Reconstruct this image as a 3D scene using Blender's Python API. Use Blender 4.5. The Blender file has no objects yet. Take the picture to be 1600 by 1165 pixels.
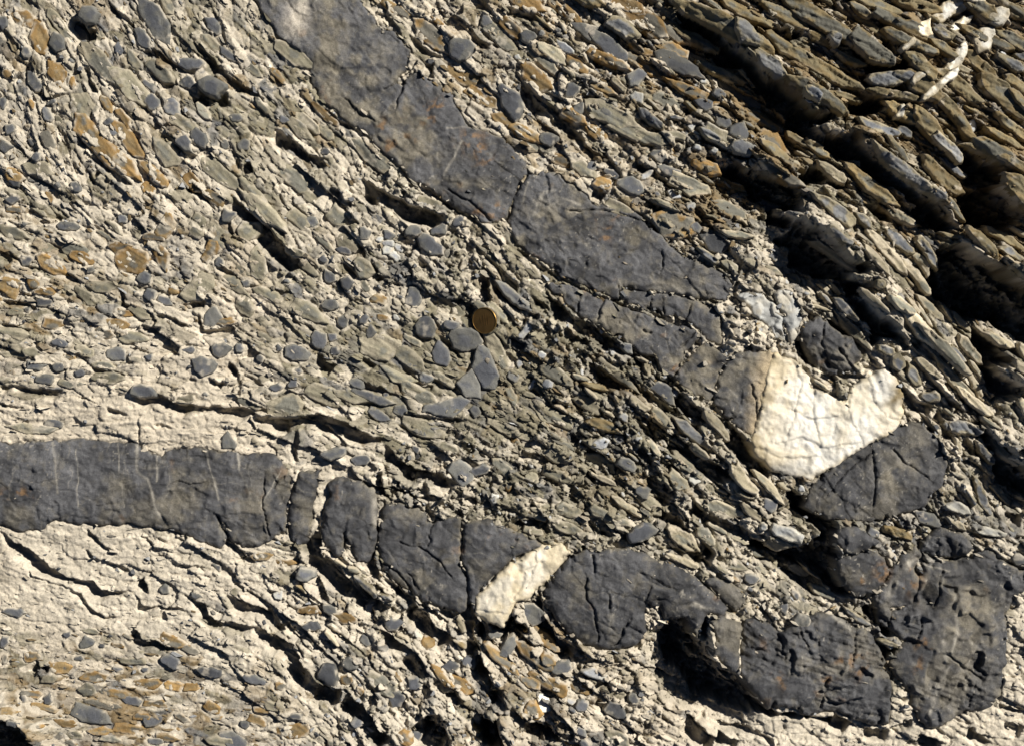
import bpy, math, random
import numpy as np
from mathutils import Vector

# ------------------------------------------------------------------ camera, sky, sun, exposure
S = 0.91 / 1600.0            # metres of rock per photograph pixel
SUN_AZ, SUN_EL = 36.0, 38.0  # degrees; azimuth counted from +X towards +Y
sc = bpy.context.scene
col = sc.collection
cam = bpy.data.cameras.new('camera')
cam.sensor_width = 36.0
cam.lens = 36.0 * 1.7 / 0.91
cam.clip_start = 0.01
cam.clip_end = 2000.0
camo = bpy.data.objects.new('camera', cam)
camo.location = (0, 0, 1.7)
col.objects.link(camo)
sc.camera = camo
w = bpy.data.worlds.new('World')
sc.world = w
w.use_nodes = True
nt = w.node_tree
sky = nt.nodes.new('ShaderNodeTexSky')
sky.sky_type = 'NISHITA'
sky.sun_disc = False
sky.altitude = 3000.0      # thin, clear mountain air: deep blue sky, dark shade
sky.air_density = 0.5
sky.dust_density = 0.2
sky.sun_elevation = math.radians(SUN_EL)
sky.sun_rotation = math.radians(90 - SUN_AZ)
bg = nt.nodes['Background']
bg.inputs['Strength'].default_value = 0.05
nt.links.new(sky.outputs[0], bg.inputs['Color'])
sun = bpy.data.lights.new('sun', 'SUN')
sun.energy = 5.0
sun.angle = math.radians(0.5)
sun.color = (1.0, 0.955, 0.89)
suno = bpy.data.objects.new('sun', sun)
ea, aa = math.radians(SUN_EL), math.radians(SUN_AZ)
SUNV = Vector((math.cos(ea) * math.cos(aa), math.cos(ea) * math.sin(aa), math.sin(ea)))
suno.rotation_euler = (-SUNV).to_track_quat('-Z', 'Y').to_euler()
suno.location = SUNV * 5
col.objects.link(suno)
sc.view_settings.view_transform = 'Standard'
sc.view_settings.look = 'None'
sc.view_settings.gamma = 1.0
sc.view_settings.use_curve_mapping = False
sc.view_settings.exposure = 0.57
sc.cycles.diffuse_bounces = 1

rng = np.random.default_rng(7)
random.seed(7)
SDX, SDY = math.cos(aa), -math.sin(aa)   # towards the sun, image axes (y down)

# ------------------------------------------------------------------ numeric helpers (photo pixel units, y down, z up)
TAB = [np.random.default_rng(100 + i).random((256, 256), dtype=np.float32) for i in range(12)]


def vn(X, Y, scale, seed=0):
    t = TAB[seed % 12]
    gx = X / scale + 37.13 * seed
    gy = Y / scale + 91.7 * seed
    ix = np.floor(gx).astype(np.int64)
    iy = np.floor(gy).astype(np.int64)
    fx = (gx - ix).astype(np.float32)
    fy = (gy - iy).astype(np.float32)
    fx = fx * fx * (3 - 2 * fx)
    fy = fy * fy * (3 - 2 * fy)
    x0, x1, y0, y1 = ix & 255, (ix + 1) & 255, iy & 255, (iy + 1) & 255
    a = t[y0, x0] * (1 - fx) + t[y0, x1] * fx
    b = t[y1, x0] * (1 - fx) + t[y1, x1] * fx
    return (a * (1 - fy) + b * fy) * 2 - 1


def fbm(X, Y, scale, octs=4, seed=0, gain=0.5):
    r = 0
    amp = 1.0
    for o in range(octs):
        r = r + amp * vn(X, Y, scale / 2.03 ** o, seed + o)
        amp *= gain
    return r


def sstep(a, b, x):
    t = np.clip((x - a) / (b - a), 0, 1)
    return t * t * (3 - 2 * t)


ST = 1.55
GX = np.arange(-60, 1660, ST)
GY = np.arange(-60, 1226, ST)
NX, NY = len(GX), len(GY)
X, Y = np.meshgrid(GX.astype(np.float32), GY.astype(np.float32))

ORG = {'A': (0, 0), 'B': (400, 0), 'C': (760, 0), 'D': (1060, 0), 'E': (0, 380), 'F': (400, 380), 'G': (760, 380),
       'H': (1060, 380), 'I': (0, 765), 'J': (400, 765), 'K': (760, 765), 'L': (1060, 765), 'M': (1200, 0), 'N': (1200, 280),
       'P': (800, 560), 'Q': (0, 880), 'Z': (0, 0)}
SCL = {k: 540 / 1573 for k in ORG}
SCL['M'] = SCL['N'] = SCL['P'] = SCL['Q'] = 0.25
SCL['Z'] = 1.0


def pt(r, u, v):
    return (ORG[r][0] + u * SCL[r], ORG[r][1] + v * SCL[r])


def window(x0, x1, y0, y1):
    i0 = max(0, int((x0 - GX[0]) / ST)); i1 = min(NX, int((x1 - GX[0]) / ST) + 2)
    j0 = max(0, int((y0 - GY[0]) / ST)); j1 = min(NY, int((y1 - GY[0]) / ST) + 2)
    return slice(j0, max(j0, j1)), slice(i0, max(i0, i1))


def poly_sdf(P, x, y):
    """positive inside"""
    P = np.asarray(P, dtype=np.float32)
    d2 = np.full(x.shape, 1e12, np.float32)
    ins = np.zeros(x.shape, bool)
    n = len(P)
    for i in range(n):
        ax, ay = P[i]
        bx, by = P[(i + 1) % n]
        ex, ey = bx - ax, by - ay
        L = ex * ex + ey * ey + 1e-9
        t = np.clip(((x - ax) * ex + (y - ay) * ey) / L, 0, 1)
        d2 = np.minimum(d2, (x - ax - t * ex) ** 2 + (y - ay - t * ey) ** 2)
        if ay != by:
            c = ((ay > y) != (by > y)) & (x < (bx - ax) * (y - ay) / (by - ay) + ax)
            ins ^= c
    d = np.sqrt(d2)
    return np.where(ins, d, -d)


def line_dist(P, x, y):
    """distance to polyline, signed +: on the sun's side; and parameter 0..1 along it"""
    d2 = np.full(x.shape, 1e12, np.float32)
    sg = np.zeros(x.shape, np.float32)
    tt = np.zeros(x.shape, np.float32)
    n = len(P) - 1
    for i in range(n):
        ax, ay = P[i]
        bx, by = P[i + 1]
        ex, ey = bx - ax, by - ay
        L = ex * ex + ey * ey + 1e-9
        t = np.clip(((x - ax) * ex + (y - ay) * ey) / L, 0, 1)
        dx, dy = x - ax - t * ex, y - ay - t * ey
        q = dx * dx + dy * dy
        nx, ny = -ey, ex
        if nx * SDX + ny * SDY < 0:
            nx, ny = -nx, -ny
        m = q < d2
        d2 = np.where(m, q, d2)
        sg = np.where(m, np.sign(dx * nx + dy * ny), sg)
        tt = np.where(m, (i + t) / n, tt)
    return np.sqrt(d2) * sg, tt


# ------------------------------------------------------------------ bedding direction and rock zones
DIR = [(60, 60, 65), (150, 200, 55), (250, 100, 55), (350, 200, 42), (450, 250, 42), (200, 350, 30), (60, 400, 15), (60, 500, 5),
       (200, 560, 8), (300, 450, 20), (450, 450, 30), (550, 350, 45), (600, 500, 30), (500, 600, 20), (600, 650, 18), (300, 640, 8),
       (50, 640, 3), (200, 760, 0), (400, 760, 5), (700, 900, 30), (800, 700, 32), (900, 600, 40), (1000, 650, 38), (700, 300, 40),
       (900, 200, 30), (800, 100, 35), (1000, 100, 28), (1100, 300, 28), (1200, 200, 32), (1300, 100, 30), (1500, 100, 32),
       (1500, 300, 40), (1400, 400, 42), (1450, 550, 45), (1300, 700, 35), (1500, 700, 45), (1100, 800, 30), (1000, 850, 25),
       (1200, 900, 30), (50, 900, 15), (200, 950, 18), (350, 900, 25), (100, 1080, 5), (300, 1100, 6), (500, 1000, 40), (650, 1050, 42),
       (850, 1050, 35), (1000, 1100, 20), (1300, 1100, 10), (1550, 1000, 20), (750, 1100, 50)]
# x, y, cream, brown, grey, rubble, relief
ZON = [(80, 80, .5, .3, .2, .2, .7), (300, 120, .4, .1, .3, .15, .7), (420, 200, .3, .1, .2, .1, .5), (130, 300, .6, .25, .2, .15, .7),
       (300, 300, .6, .25, .15, .2, .7), (60, 430, .45, .4, .1, .1, .6), (300, 430, .5, .35, .1, .1, .6), (100, 540, .5, .1, .3, .1, .6),
       (300, 540, .8, .1, .2, .1, .7), (300, 640, .95, 0, .1, .05, .6), (100, 650, 1, 0, .1, .05, .5), (480, 640, .4, .05, .3, .1, .6),
       (600, 560, .2, .05, .15, .05, .35), (680, 620, .2, .05, .2, .05, .35), (500, 330, .7, .05, .25, .3, .9), (560, 420, .5, .05, .3, .2, .7),
       (640, 380, .6, 0, .4, .8, .9), (760, 420, .4, .1, .1, .5, .8), (850, 520, .12, .1, .18, .7, .95), (800, 600, .15, .05, .1, .4, .6),
       (900, 620, .08, .12, .18, .8, 1.05), (1000, 700, .15, .12, .18, .8, 1.05), (850, 760, .2, .05, .1, .6, .8), (700, 720, .5, .05, .2, .7, .9),
       (500, 700, .95, 0, .1, .2, .7), (700, 60, .55, .35, .1, .4, .9), (780, 150, .45, .35, .2, .3, .9), (900, 60, .45, .4, .15, .4, 1), (1000, 150, .25, .5, .2, .45, 1.12),
       (1020, 230, .4, .15, .4, .9, .9), (900, 270, .4, .4, .2, .3, .8), (1100, 300, .15, .5, .15, .35, 1.2), (1200, 150, .1, .6, .15, .1, 1.3), (1400, 100, .05, .7, .15, .1, 1.3),
       (1550, 100, .15, .6, .2, .2, 1.2), (1550, 300, .1, .7, .15, .1, 1.2), (1400, 330, .2, .45, .2, .3, 1.2), (1180, 430, .6, .05, .3, .8, .9),
       (1330, 400, .45, .1, .2, .5, 1.1), (1450, 520, .45, .1, .1, .4, 1), (1520, 640, .55, .1, .1, .5, 1.1), (1560, 780, .6, .05, .1, .5, 1.1),
       (1520, 830, .4, .05, .5, .5, .9), (1100, 800, .5, .05, .15, .6, 1), (1250, 890, .45, .05, .4, .6, .9), (1400, 835, .2, .05, .65, .6, 1), (1490, 815, .35, .05, .5, .6, 1), (1370, 960, .35, .1, .5, .6, 1), (1580, 1000, .75, .1, .1, .4, .8),
       (1500, 1150, .9, 0, .1, .1, .8), (1200, 1130, 1, 0, .1, .1, .9), (1000, 1080, .75, .1, .2, .6, .9), (850, 1080, .35, .4, .25, .5, .9),
       (650, 1000, .6, .1, .3, .5, 1), (500, 950, .7, .1, .25, .3, 1), (350, 870, .85, .05, .1, .2, .8), (100, 860, 1, 0, .05, .1, .5),
       (250, 960, 1, 0, .05, .1, .7), (80, 970, 1, 0, .05, .05, .4), (350, 1000, .85, .05, .2, .2, .7), (100, 1090, .35, .6, .15, .1, .25),
       (250, 1080, .35, .6, .15, .1, .25), (400, 1100, .5, .4, .2, .3, .5), (40, 1050, .3, .65, .15, .1, .25), (180, 1060, .3, .65, .15, .1, .25), (180, 1120, .35, .6, .2, .1, .25), (320, 1070, .3, .6, .15, .1, .3), (320, 1130, .4, .55, .2, .1, .3), (40, 1110, .5, .4, .2, .2, .3), (560, 1100, .7, .05, .25, .6, .9)]
cgx = np.arange(-80, 1700, 10.0)
cgy = np.arange(-80, 1260, 10.0)
CX, CY = np.meshgrid(cgx, cgy)
DA = np.array(DIR, float)
ZA = np.array(ZON, float)


def interp(pts, vals, sig):
    num = np.zeros(CX.shape + (vals.shape[1],))
    den = np.zeros(CX.shape)
    for p, v in zip(pts, vals):
        r2 = (CX - p[0]) ** 2 + (CY - p[1]) ** 2
        k = np.exp(-r2 / (2 * sig * sig)) + 1e-5 / (1 + r2 / 1e4)
        num += k[..., None] * v
        den += k
    return num / den[..., None]


def upsample(F, x, y):
    gx = np.clip((x - cgx[0]) / 10.0, 0, len(cgx) - 1.001)
    gy = np.clip((y - cgy[0]) / 10.0, 0, len(cgy) - 1.001)
    ix, iy = gx.astype(int), gy.astype(int)
    fx, fy = gx - ix, gy - iy
    if F.ndim == 3:
        fx, fy = fx[..., None], fy[..., None]
    return (F[iy, ix] * (1 - fx) + F[iy, ix + 1] * fx) * (1 - fy) + (F[iy + 1, ix] * (1 - fx) + F[iy + 1, ix + 1] * fx) * fy


a2 = np.radians(DA[:, 2]) * 2
FD = interp(DA[:, :2], np.stack([np.cos(a2), np.sin(a2)], 1), 75)
FT = np.arctan2(FD[..., 1], FD[..., 0]) / 2 + 0.14 * fbm(CX, CY, 160, 2, 3)
FDIR = np.stack([np.cos(2 * FT), np.sin(2 * FT)], -1)
FZ = interp(ZA[:, :2], ZA[:, 2:], 50)


def direction(x, y):
    d = upsample(FDIR, np.asarray(x, float), np.asarray(y, float))
    return np.arctan2(d[..., 1], d[..., 0]) / 2


TH = direction(X, Y).astype(np.float32)
CT, SN = np.cos(TH), np.sin(TH)
WX = X + 10 * fbm(X, Y, 45, 3, 5)
WY = Y + 10 * fbm(X, Y, 45, 3, 8)
Z5 = upsample(FZ, np.clip(WX + 12 * vn(X, Y, 90, 2), -70, 1680), np.clip(WY, -70, 1240)).astype(np.float32)
CREAM, BROWN, GREY, RUB, REL = [np.clip(Z5[..., i], 0, 1.4) for i in range(5)]


def lic(N, steps, ds):
    r = N.copy()
    wsum = 1.0
    jj, ii = np.meshgrid(np.arange(NY, dtype=np.float32), np.arange(NX, dtype=np.float32), indexing='ij')
    for k in range(1, steps + 1):
        wgt = 0.5 + 0.5 * math.cos(math.pi * k / (steps + 1))
        for sgn in (-1, 1):
            a = np.clip((ii + sgn * k * ds * CT / ST + 0.5).astype(np.int32), 0, NX - 1)
            b = np.clip((jj + sgn * k * ds * SN / ST + 0.5).astype(np.int32), 0, NY - 1)
            r += wgt * N[b, a]
            wsum += wgt
    r /= wsum
    return (r - r.mean()) / r.std()


L1 = lic(vn(X, Y, 3.2, 1), 10, 2.2)
L2 = lic(vn(X, Y, 9.0, 2), 14, 5.0)

# ------------------------------------------------------------------ what stands in the rock, read off the photograph
BLOCKS = []   # label, outline, rise, material, group, cracks, tilt


def B_(label, pts, off, mat='dark', group=None, cracks=(), tilt=(0, 0), r=7.0, name='limestone_block'):
    BLOCKS.append(dict(label=label, P=pts, off=off, mat=mat, group=group, cracks=list(cracks), tilt=tilt, r=r, name=name))


def Zp(r, *uv):
    return [pt(r, u, v) for u, v in uv]


UG = 'blocks of the upper dark limestone layer'
LG = 'blocks of the lower dark limestone layer'
B_('long dark grey slab of the upper layer, smeared with orange rust, reaching the top edge',
   [(330, -60), (372, -20), (405, 8), (433, 53), (462, 75), (486, 100), (484, 127), (500, 154), (534, 185), (568, 206), (599, 237), (620, 257),
    (647, 285), (675, 299), (702, 319), (730, 333), (750, 348), (771, 348), (791, 338), (801, 309), (811, 288), (823, 272),
    (824, 261), (805, 237), (784, 216), (760, 206), (730, 196), (716, 175), (706, 151), (692, 141), (675, 125), (647, 113), (634, 122),
    (626, 136), (616, 128), (628, 112), (637, 100), (639, 79), (620, 51), (592, 45), (585, 27), (568, 10), (555, -20), (540, -60)], 3, 'dark', UG,
   [[(634, 122), (622, 152), (619, 172)], [(600, 140), (618, 128), (634, 128)],
    [(700, 296), (735, 318), (770, 345)], [(540, 155), (560, 178), (590, 190)]])
B_('dark slab with a pale swirl, below the open joint in the upper layer',
   [(825, 275), (848, 271), (873, 275), (905, 298), (925, 318), (950, 327), (985, 331), (1005, 343), (1030, 368), (1055, 392), (1090, 409), (1120, 424),
    (1141, 438), (1143, 458), (1131, 470), (1103, 469), (1079, 464), (1055, 458), (1028, 456), (993, 452), (972, 447), (966, 468), (932, 457),
    (908, 446), (877, 431), (853, 414), (829, 397), (808, 382), (799, 366), (795, 347), (801, 331), (804, 310), (814, 289)], 3, 'dark', UG,
   [[(888, 332), (920, 330), (960, 332), (1000, 344)], [(1035, 392), (1033, 425)], [(965, 448), (968, 460)]])
B_('thin dark sliver wedged under the swirled slab',
   [(969, 452), (993, 456), (1028, 460), (1055, 462), (1090, 470), (1110, 478), (1124, 493), (1125, 517), (1126, 538), (1107, 534), (1090, 513),
    (1066, 501), (1038, 494), (1014, 484), (987, 477), (968, 469)], 1, 'dark', UG, [[(1034, 470), (1037, 490)], [(1018, 468), (1015, 480)], [(1080, 480), (1070, 500)]])
B_('long pointed dark lens below the upper slabs, tip towards the coin',
   [(846, 440), (873, 444), (904, 453), (939, 467), (966, 478), (997, 488), (1028, 500), (1055, 509), (1083, 516), (1092, 528), (1080, 541),
    (1068, 563), (1050, 587), (1031, 578), (1024, 556), (1000, 551), (969, 528), (938, 509), (911, 498), (890, 479), (866, 457)], 3, 'dark', UG,
   [[(942, 468), (932, 500)], [(905, 455), (903, 490)], [(1005, 515), (1015, 522)], [(1085, 520), (1060, 545)]])
B_('square brownish-grey block between two open joints, just before the big white quartz',
   [(1087, 543), (1104, 534), (1118, 547), (1137, 559), (1121, 588), (1114, 612), (1110, 630), (1086, 617), (1063, 600), (1055, 588), (1072, 565)], 4, 'dark', UG)
B_('grey-brown block fused to the left side of the big white quartz',
   [(1144, 556), (1172, 550), (1203, 550), (1222, 560), (1210, 580), (1194, 613), (1186, 655), (1178, 684), (1148, 666), (1124, 642), (1113, 631), (1117, 612),
    (1123, 589), (1139, 562)], 5, 'dark', UG, [[(1172, 600), (1180, 625), (1181, 650)], [(1122, 560), (1120, 582), (1128, 575)]])
B_('big lumpy white quartz with cracked yellowish faces',
   [(1208, 553), (1226, 560), (1239, 566), (1252, 576), (1259, 586), (1266, 606), (1278, 612), (1293, 619), (1312, 623), (1322, 614), (1335, 600), (1362, 585),
    (1379, 580), (1392, 590), (1403, 604), (1407, 622), (1407, 643), (1403, 660), (1383, 682), (1355, 694), (1328, 710), (1293, 731), (1266, 747),
    (1232, 743), (1204, 733), (1180, 709), (1168, 688), (1178, 668), (1185, 630), (1195, 588)], 8, 'quartz', None,
   [[(1325, 612), (1322, 640), (1335, 670), (1345, 690)], [(1240, 640), (1265, 655), (1300, 650)], [(1215, 690), (1250, 682), (1290, 700), (1335, 690)],
    [(1355, 595), (1362, 625), (1380, 650), (1400, 655)], [(1240, 570), (1250, 600), (1240, 640), (1225, 690)], [(1185, 700), (1215, 715), (1270, 712)],
    [(1270, 612), (1268, 650), (1280, 690)]], name='quartz_vein')
B_('angular dark block with crossing fractures, touching the lower tip of the big quartz',
   [(1255, 790), (1266, 762), (1282, 742), (1310, 722), (1335, 702), (1370, 684), (1420, 658), (1440, 662), (1465, 688), (1475, 720), (1470, 752),
    (1442, 788), (1395, 803), (1340, 813), (1300, 810), (1268, 800)], 5, 'dark', None,
   [[(1390, 700), (1410, 722), (1445, 745)], [(1358, 700), (1365, 740), (1362, 790)], [(1360, 705), (1315, 740), (1290, 775)]])
B_('small dark knob above the round rusty nodule', Zp('L', (705, 190), (740, 165), (790, 165), (840, 190), (890, 230), (850, 262), (790, 280), (735, 265), (708, 240)), 6, 'dark', None, r=9)
B_('round grey nodule with a rusty right edge, over a black hollow',
   Zp('L', (700, 305), (790, 285), (850, 268), (890, 275), (930, 310), (942, 380), (900, 440), (870, 465), (800, 472), (740, 430), (708, 380)), 7, 'dark', None, r=11)
B_('longest pale-veined dark slab of the lower layer, at the left edge',
   [(-60, 686), (0, 690), (17, 692), (48, 690), (82, 690), (113, 685), (148, 688), (185, 693), (213, 694), (232, 706), (247, 711), (275, 700), (302, 699), (343, 704),
    (378, 709), (429, 711), (439, 723), (455, 744), (452, 770), (448, 799), (446, 830), (422, 841), (405, 850), (378, 857), (362, 845), (352, 820), (340, 808), (352, 838), (343, 855), (309, 842),
    (282, 830), (240, 823), (206, 817), (165, 820), (120, 816), (76, 812), (62, 828), (34, 827), (0, 818), (-60, 816)], 3, 'dark', LG,
   [[(340, 805), (352, 830), (362, 850)], [(415, 745), (412, 790), (420, 835)], [(445, 745), (430, 760)]])
B_('narrow upright dark block, smallest of the lower layer',
   [(466, 738), (480, 735), (494, 737), (493, 765), (486, 810), (477, 843), (463, 851), (453, 834), (450, 799), (457, 766)], 4, 'dark', LG, r=9)
B_('tall dark block with a white right rim and shadowed left side, in the lower layer',
   [(513, 749), (530, 745), (560, 751), (587, 763), (588, 786), (589, 816), (585, 860), (572, 877), (558, 877), (546, 850), (538, 832), (537, 860), (527, 868),
    (506, 854), (503, 827), (505, 803), (514, 775)], 7, 'dark', LG, [[(536, 830), (545, 855), (556, 872)]], r=10)
B_('broad dark block with a gently stepped top, right of the white-rimmed block',
   [(603, 786), (623, 784), (645, 792), (661, 799), (668, 813), (676, 818), (692, 811), (715, 806), (721, 834), (717, 875), (728, 902), (729, 948), (719, 956), (692, 947), (661, 937),
    (640, 920), (613, 903), (597, 889), (592, 854), (595, 812)], 7, 'dark', LG,
   [[(625, 845), (650, 854), (670, 858), (705, 898)], [(676, 818), (670, 850)], [(640, 895), (650, 915)], [(598, 880), (620, 890), (645, 925)]])
B_('dark wedge block left of the slanting cream quartz vein',
   [(724, 815), (742, 813), (762, 815), (785, 822), (805, 830), (833, 844), (846, 853), (822, 862), (796, 876), (764, 907), (743, 931), (741, 956), (734, 938),
    (730, 900), (721, 875), (724, 840)], 7, 'dark', LG, [[(722, 880), (730, 905)], [(720, 835), (724, 855)]])
B_('slanting cream-yellow quartz vein cutting the lower dark layer',
   [(848, 853), (866, 848), (884, 851), (891, 862), (870, 886), (847, 913), (827, 932), (806, 938), (797, 960), (786, 977), (760, 971), (744, 957),
    (745, 932), (766, 908), (798, 877), (824, 863)], 8, 'quartz', None, [[(845, 875), (820, 890), (815, 915), (800, 935)], [(750, 950), (785, 955)], [(838, 868), (828, 905)]], name='quartz_vein')
B_('widest dark block of the lower layer, right of the slanting quartz vein',
   [(895, 865), (910, 861), (925, 862), (950, 857), (980, 855), (1017, 868), (1059, 886), (1086, 903), (1114, 924), (1136, 948), (1131, 960), (1103, 959), (1096, 975), (1087, 996), (1079, 985),
    (1073, 958), (1059, 966), (1038, 962), (1025, 942), (1008, 940), (1006, 965), (1007, 997), (980, 1008), (956, 1015), (934, 1015), (914, 1004), (897, 997), (870, 970), (854, 946), (848, 920),
    (868, 893)], 7, 'dark', LG,
   [[(925, 865), (930, 890)], [(915, 900), (915, 930), (930, 950), (935, 1000)], [(1005, 935), (1010, 925), (1015, 915)], [(950, 925), (952, 945)], [(985, 960), (960, 1005)]], r=10)
B_('small dark wedge split off the upper right of the widest lower block',
   Zp('K', (985, 405), (1040, 400), (1095, 412), (1185, 470), (1160, 525), (1125, 545), (1060, 485)), 6, 'dark', LG)
B_('dark splinter standing beside the black cave, left of the rough lower block',
   Zp('K', (1000, 580), (1080, 575), (1148, 600), (1140, 700), (1136, 825), (1090, 805), (1045, 750), (1020, 730), (1035, 660)), 5, 'dark', LG)
B_('rough hackly dark block along the bottom, right of the black cave',
   [(1162, 964), (1180, 962), (1197, 971), (1221, 983), (1252, 966), (1280, 955), (1307, 962), (1335, 978), (1362, 988), (1376, 1024), (1388, 1057), (1392, 1084), (1386, 1128),
    (1362, 1131), (1335, 1121), (1307, 1108), (1273, 1115), (1245, 1107), (1225, 1102), (1197, 1108), (1184, 1088), (1160, 1064), (1153, 1048), (1155, 1005)], 6, 'rough', LG,
   [[(1335, 985), (1332, 1010), (1328, 1035)], [(1250, 985), (1262, 1010)], [(1215, 985), (1225, 1030)], [(1290, 1060), (1280, 1100)]])
B_('large rough dark mass in the lower right, crossed by a pale vein',
   [(1441, 879), (1465, 879), (1490, 872), (1513, 869), (1541, 859), (1575, 882), (1600, 893), (1650, 900), (1650, 925), (1600, 918), (1580, 935), (1569, 957), (1570, 1005), (1566, 1050), (1560, 1080),
    (1541, 1105), (1503, 1109), (1472, 1129), (1448, 1134), (1432, 1122), (1427, 1103), (1415, 1074), (1398, 1056), (1386, 1036), (1412, 1000), (1402, 990), (1386, 976),
    (1392, 952), (1424, 942), (1432, 918)], 6, 'rough', LG,
   [[(1440, 962), (1433, 985), (1430, 1000)], [(1467, 890), (1462, 925), (1458, 945)], [(1480, 1020), (1500, 1040), (1530, 1055)], [(1520, 1065), (1510, 1100)]])
B_('rusty dark rock with a white smear, between the round nodule and the large rough mass',
   Zp('L', (875, 475), (935, 425), (960, 350), (1010, 290), (1075, 250), (1095, 290), (1070, 320), (1085, 440), (1060, 515), (965, 540), (950, 620), (900, 600), (890, 540)), 4, 'rough', None)
B_('dark rounded hump above the large rough mass in the lower right',
   Zp('L', (1095, 228), (1180, 172), (1280, 192), (1330, 258), (1300, 298), (1230, 305), (1150, 298), (1100, 275)), 5, 'rough', None)
B_('broken blue-grey block above the notch of the big quartz',
   [(1249, 514), (1262, 500), (1280, 496), (1302, 515), (1330, 531), (1346, 556), (1324, 578), (1300, 588), (1274, 574), (1258, 548)], 3, 'rough', None,
   [[(1288, 505), (1282, 530), (1295, 570)], [(1310, 545), (1330, 575)]])
B_('pale grey tongue-shaped slab, upper one of the pair by the quartz',
   [(1209, 459), (1218, 453), (1234, 455), (1250, 484), (1252, 500), (1244, 518), (1236, 538), (1227, 520), (1224, 495), (1219, 475)], 4, 'pale', None)
B_('pale cream chip-like slab beside the tongue-shaped grey one',
   [(1149, 462), (1170, 459), (1192, 459), (1205, 474), (1222, 494), (1222, 515), (1230, 540), (1212, 526), (1196, 505), (1178, 492)], 1, 'pale', None)

CLASTS = []   # kind, x, y, length, width, angle (rad, y down)


def C_(kind, r, *rows):
    s = SCL[r]
    for (u, v, l, wd, a) in rows:
        x, y = pt(r, u, v)
        CLASTS.append((kind, x, y, l * s, wd * s, math.radians(a)))


C_('grey_pebble', 'A', (270, 205, 90, 70, 40), (20, 110, 45, 55, 0), (655, 180, 110, 60, 60), (710, 100, 240, 95, 58), (865, 295, 120, 60, 5),
   (1045, 255, 110, 45, 35), (970, 115, 100, 50, 45), (545, 225, 70, 40, 60), (360, 150, 100, 60, 50), (160, 375, 100, 55, 65), (220, 525, 80, 40, 60),
   (15, 470, 60, 40, 70), (50, 590, 50, 45, 0), (30, 670, 70, 55, 20), (910, 635, 90, 70, 60), (785, 490, 90, 70, 80), (695, 470, 80, 70, 70),
   (855, 380, 60, 70, 80), (1040, 980, 60, 60, 30), (845, 660, 90, 60, 40), (55, 910, 60, 40, 0), (120, 1020, 50, 30, 10), (310, 1030, 100, 50, 0),
   (1080, 540, 70, 40, 0), (1110, 665, 60, 60, 0), (70, 830, 60, 50, 30), (350, 855, 60, 45, 30), (240, 470, 30, 50, 80), (690, 395, 80, 50, 30),
   (500, 560, 30, 50, 70), (520, 610, 40, 30, 10), (170, 720, 40, 50, 60), (1290, 550, 50, 40, 20), (1420, 1010, 60, 50, 0), (560, 1000, 50, 40, 20))
C_('olive_clast', 'A', (1350, 260, 240, 100, 25), (370, 490, 150, 110, 70), (760, 700, 170, 80, 50), (1000, 790, 230, 80, 40), (460, 300, 220, 80, 55),
   (590, 390, 250, 100, 45), (730, 330, 160, 60, 40), (270, 110, 180, 50, 50), (900, 1030, 120, 80, -70), (980, 1080, 140, 80, 85), (340, 1140, 120, 60, 0),
   (210, 1130, 90, 50, 0), (1130, 1050, 120, 90, -40), (1150, 880, 160, 80, 45), (1330, 810, 200, 80, 40), (1200, 960, 300, 90, 45), (1360, 1000, 140, 70, 40),
   (180, 770, 150, 80, 20), (60, 1060, 160, 60, 20), (840, 560, 150, 70, 25), (1150, 320, 120, 50, 40), (960, 200, 130, 50, 40), (1400, 560, 150, 50, 40))
C_('brown_clast', 'A', (110, 90, 130, 70, 25), (190, 180, 170, 80, 80), (260, 340, 150, 90, 85), (500, 690, 420, 95, 45), (590, 640, 220, 70, 55), (700, 790, 200, 60, 40),
   (680, 860, 80, 70, 30), (880, 830, 100, 60, 50), (970, 900, 110, 60, 40), (570, 550, 120, 50, 55), (150, 480, 60, 30, 60), (130, 580, 30, 30, 0),
   (230, 900, 60, 40, 60), (60, 955, 80, 35, 0), (760, 1030, 120, 80, -60), (580, 1140, 160, 60, 10), (40, 340, 60, 40, 50), (230, 650, 110, 50, 60),
   (490, 480, 100, 40, 60), (60, 800, 100, 60, 20), (700, 1080, 90, 40, 0), (330, 380, 60, 40, 80))
C_('grey_pebble', 'B', (930, 230, 110, 110, 45), (1160, 470, 190, 90, 55), (1440, 415, 60, 75, 30), (1240, 170, 60, 70, 50), (1045, 100, 70, 60, 30),
   (1530, 760, 50, 60, 60), (790, 1120, 120, 70, 40), (710, 1050, 60, 70, 80), (830, 1050, 60, 80, 60), (600, 1070, 60, 50, 0), (180, 240, 160, 110, 20),
   (310, 690, 40, 30, 0), (920, 1010, 40, 60, 60), (400, 1140, 80, 40, 20))
C_('olive_clast', 'B', (1100, 160, 200, 70, 40), (1300, 270, 200, 60, 40), (160, 830, 180, 80, 40), (370, 990, 150, 90, 50), (420, 1110, 120, 80, 30),
   (310, 600, 120, 50, 35), (560, 730, 320, 80, 38), (1320, 1080, 60, 40, 0), (200, 590, 150, 60, 40), (70, 900, 110, 50, 40), (240, 900, 90, 70, 60), (1270, 660, 100, 50, 30))
C_('brown_clast', 'B', (790, 160, 240, 90, 40), (950, 350, 160, 70, 30), (1020, 440, 170, 70, 35), (1130, 545, 130, 60, 25), (1220, 600, 160, 70, 30),
   (640, 40, 150, 50, 30), (1460, 300, 120, 50, 35), (310, 520, 160, 40, 42), (1380, 30, 120, 50, 40))
C_('pale_chip', 'B', (1405, 220, 90, 40, 35), (600, 1110, 60, 40, 10), (650, 1130, 50, 40, 60), (560, 1090, 40, 30, 0))
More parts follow.
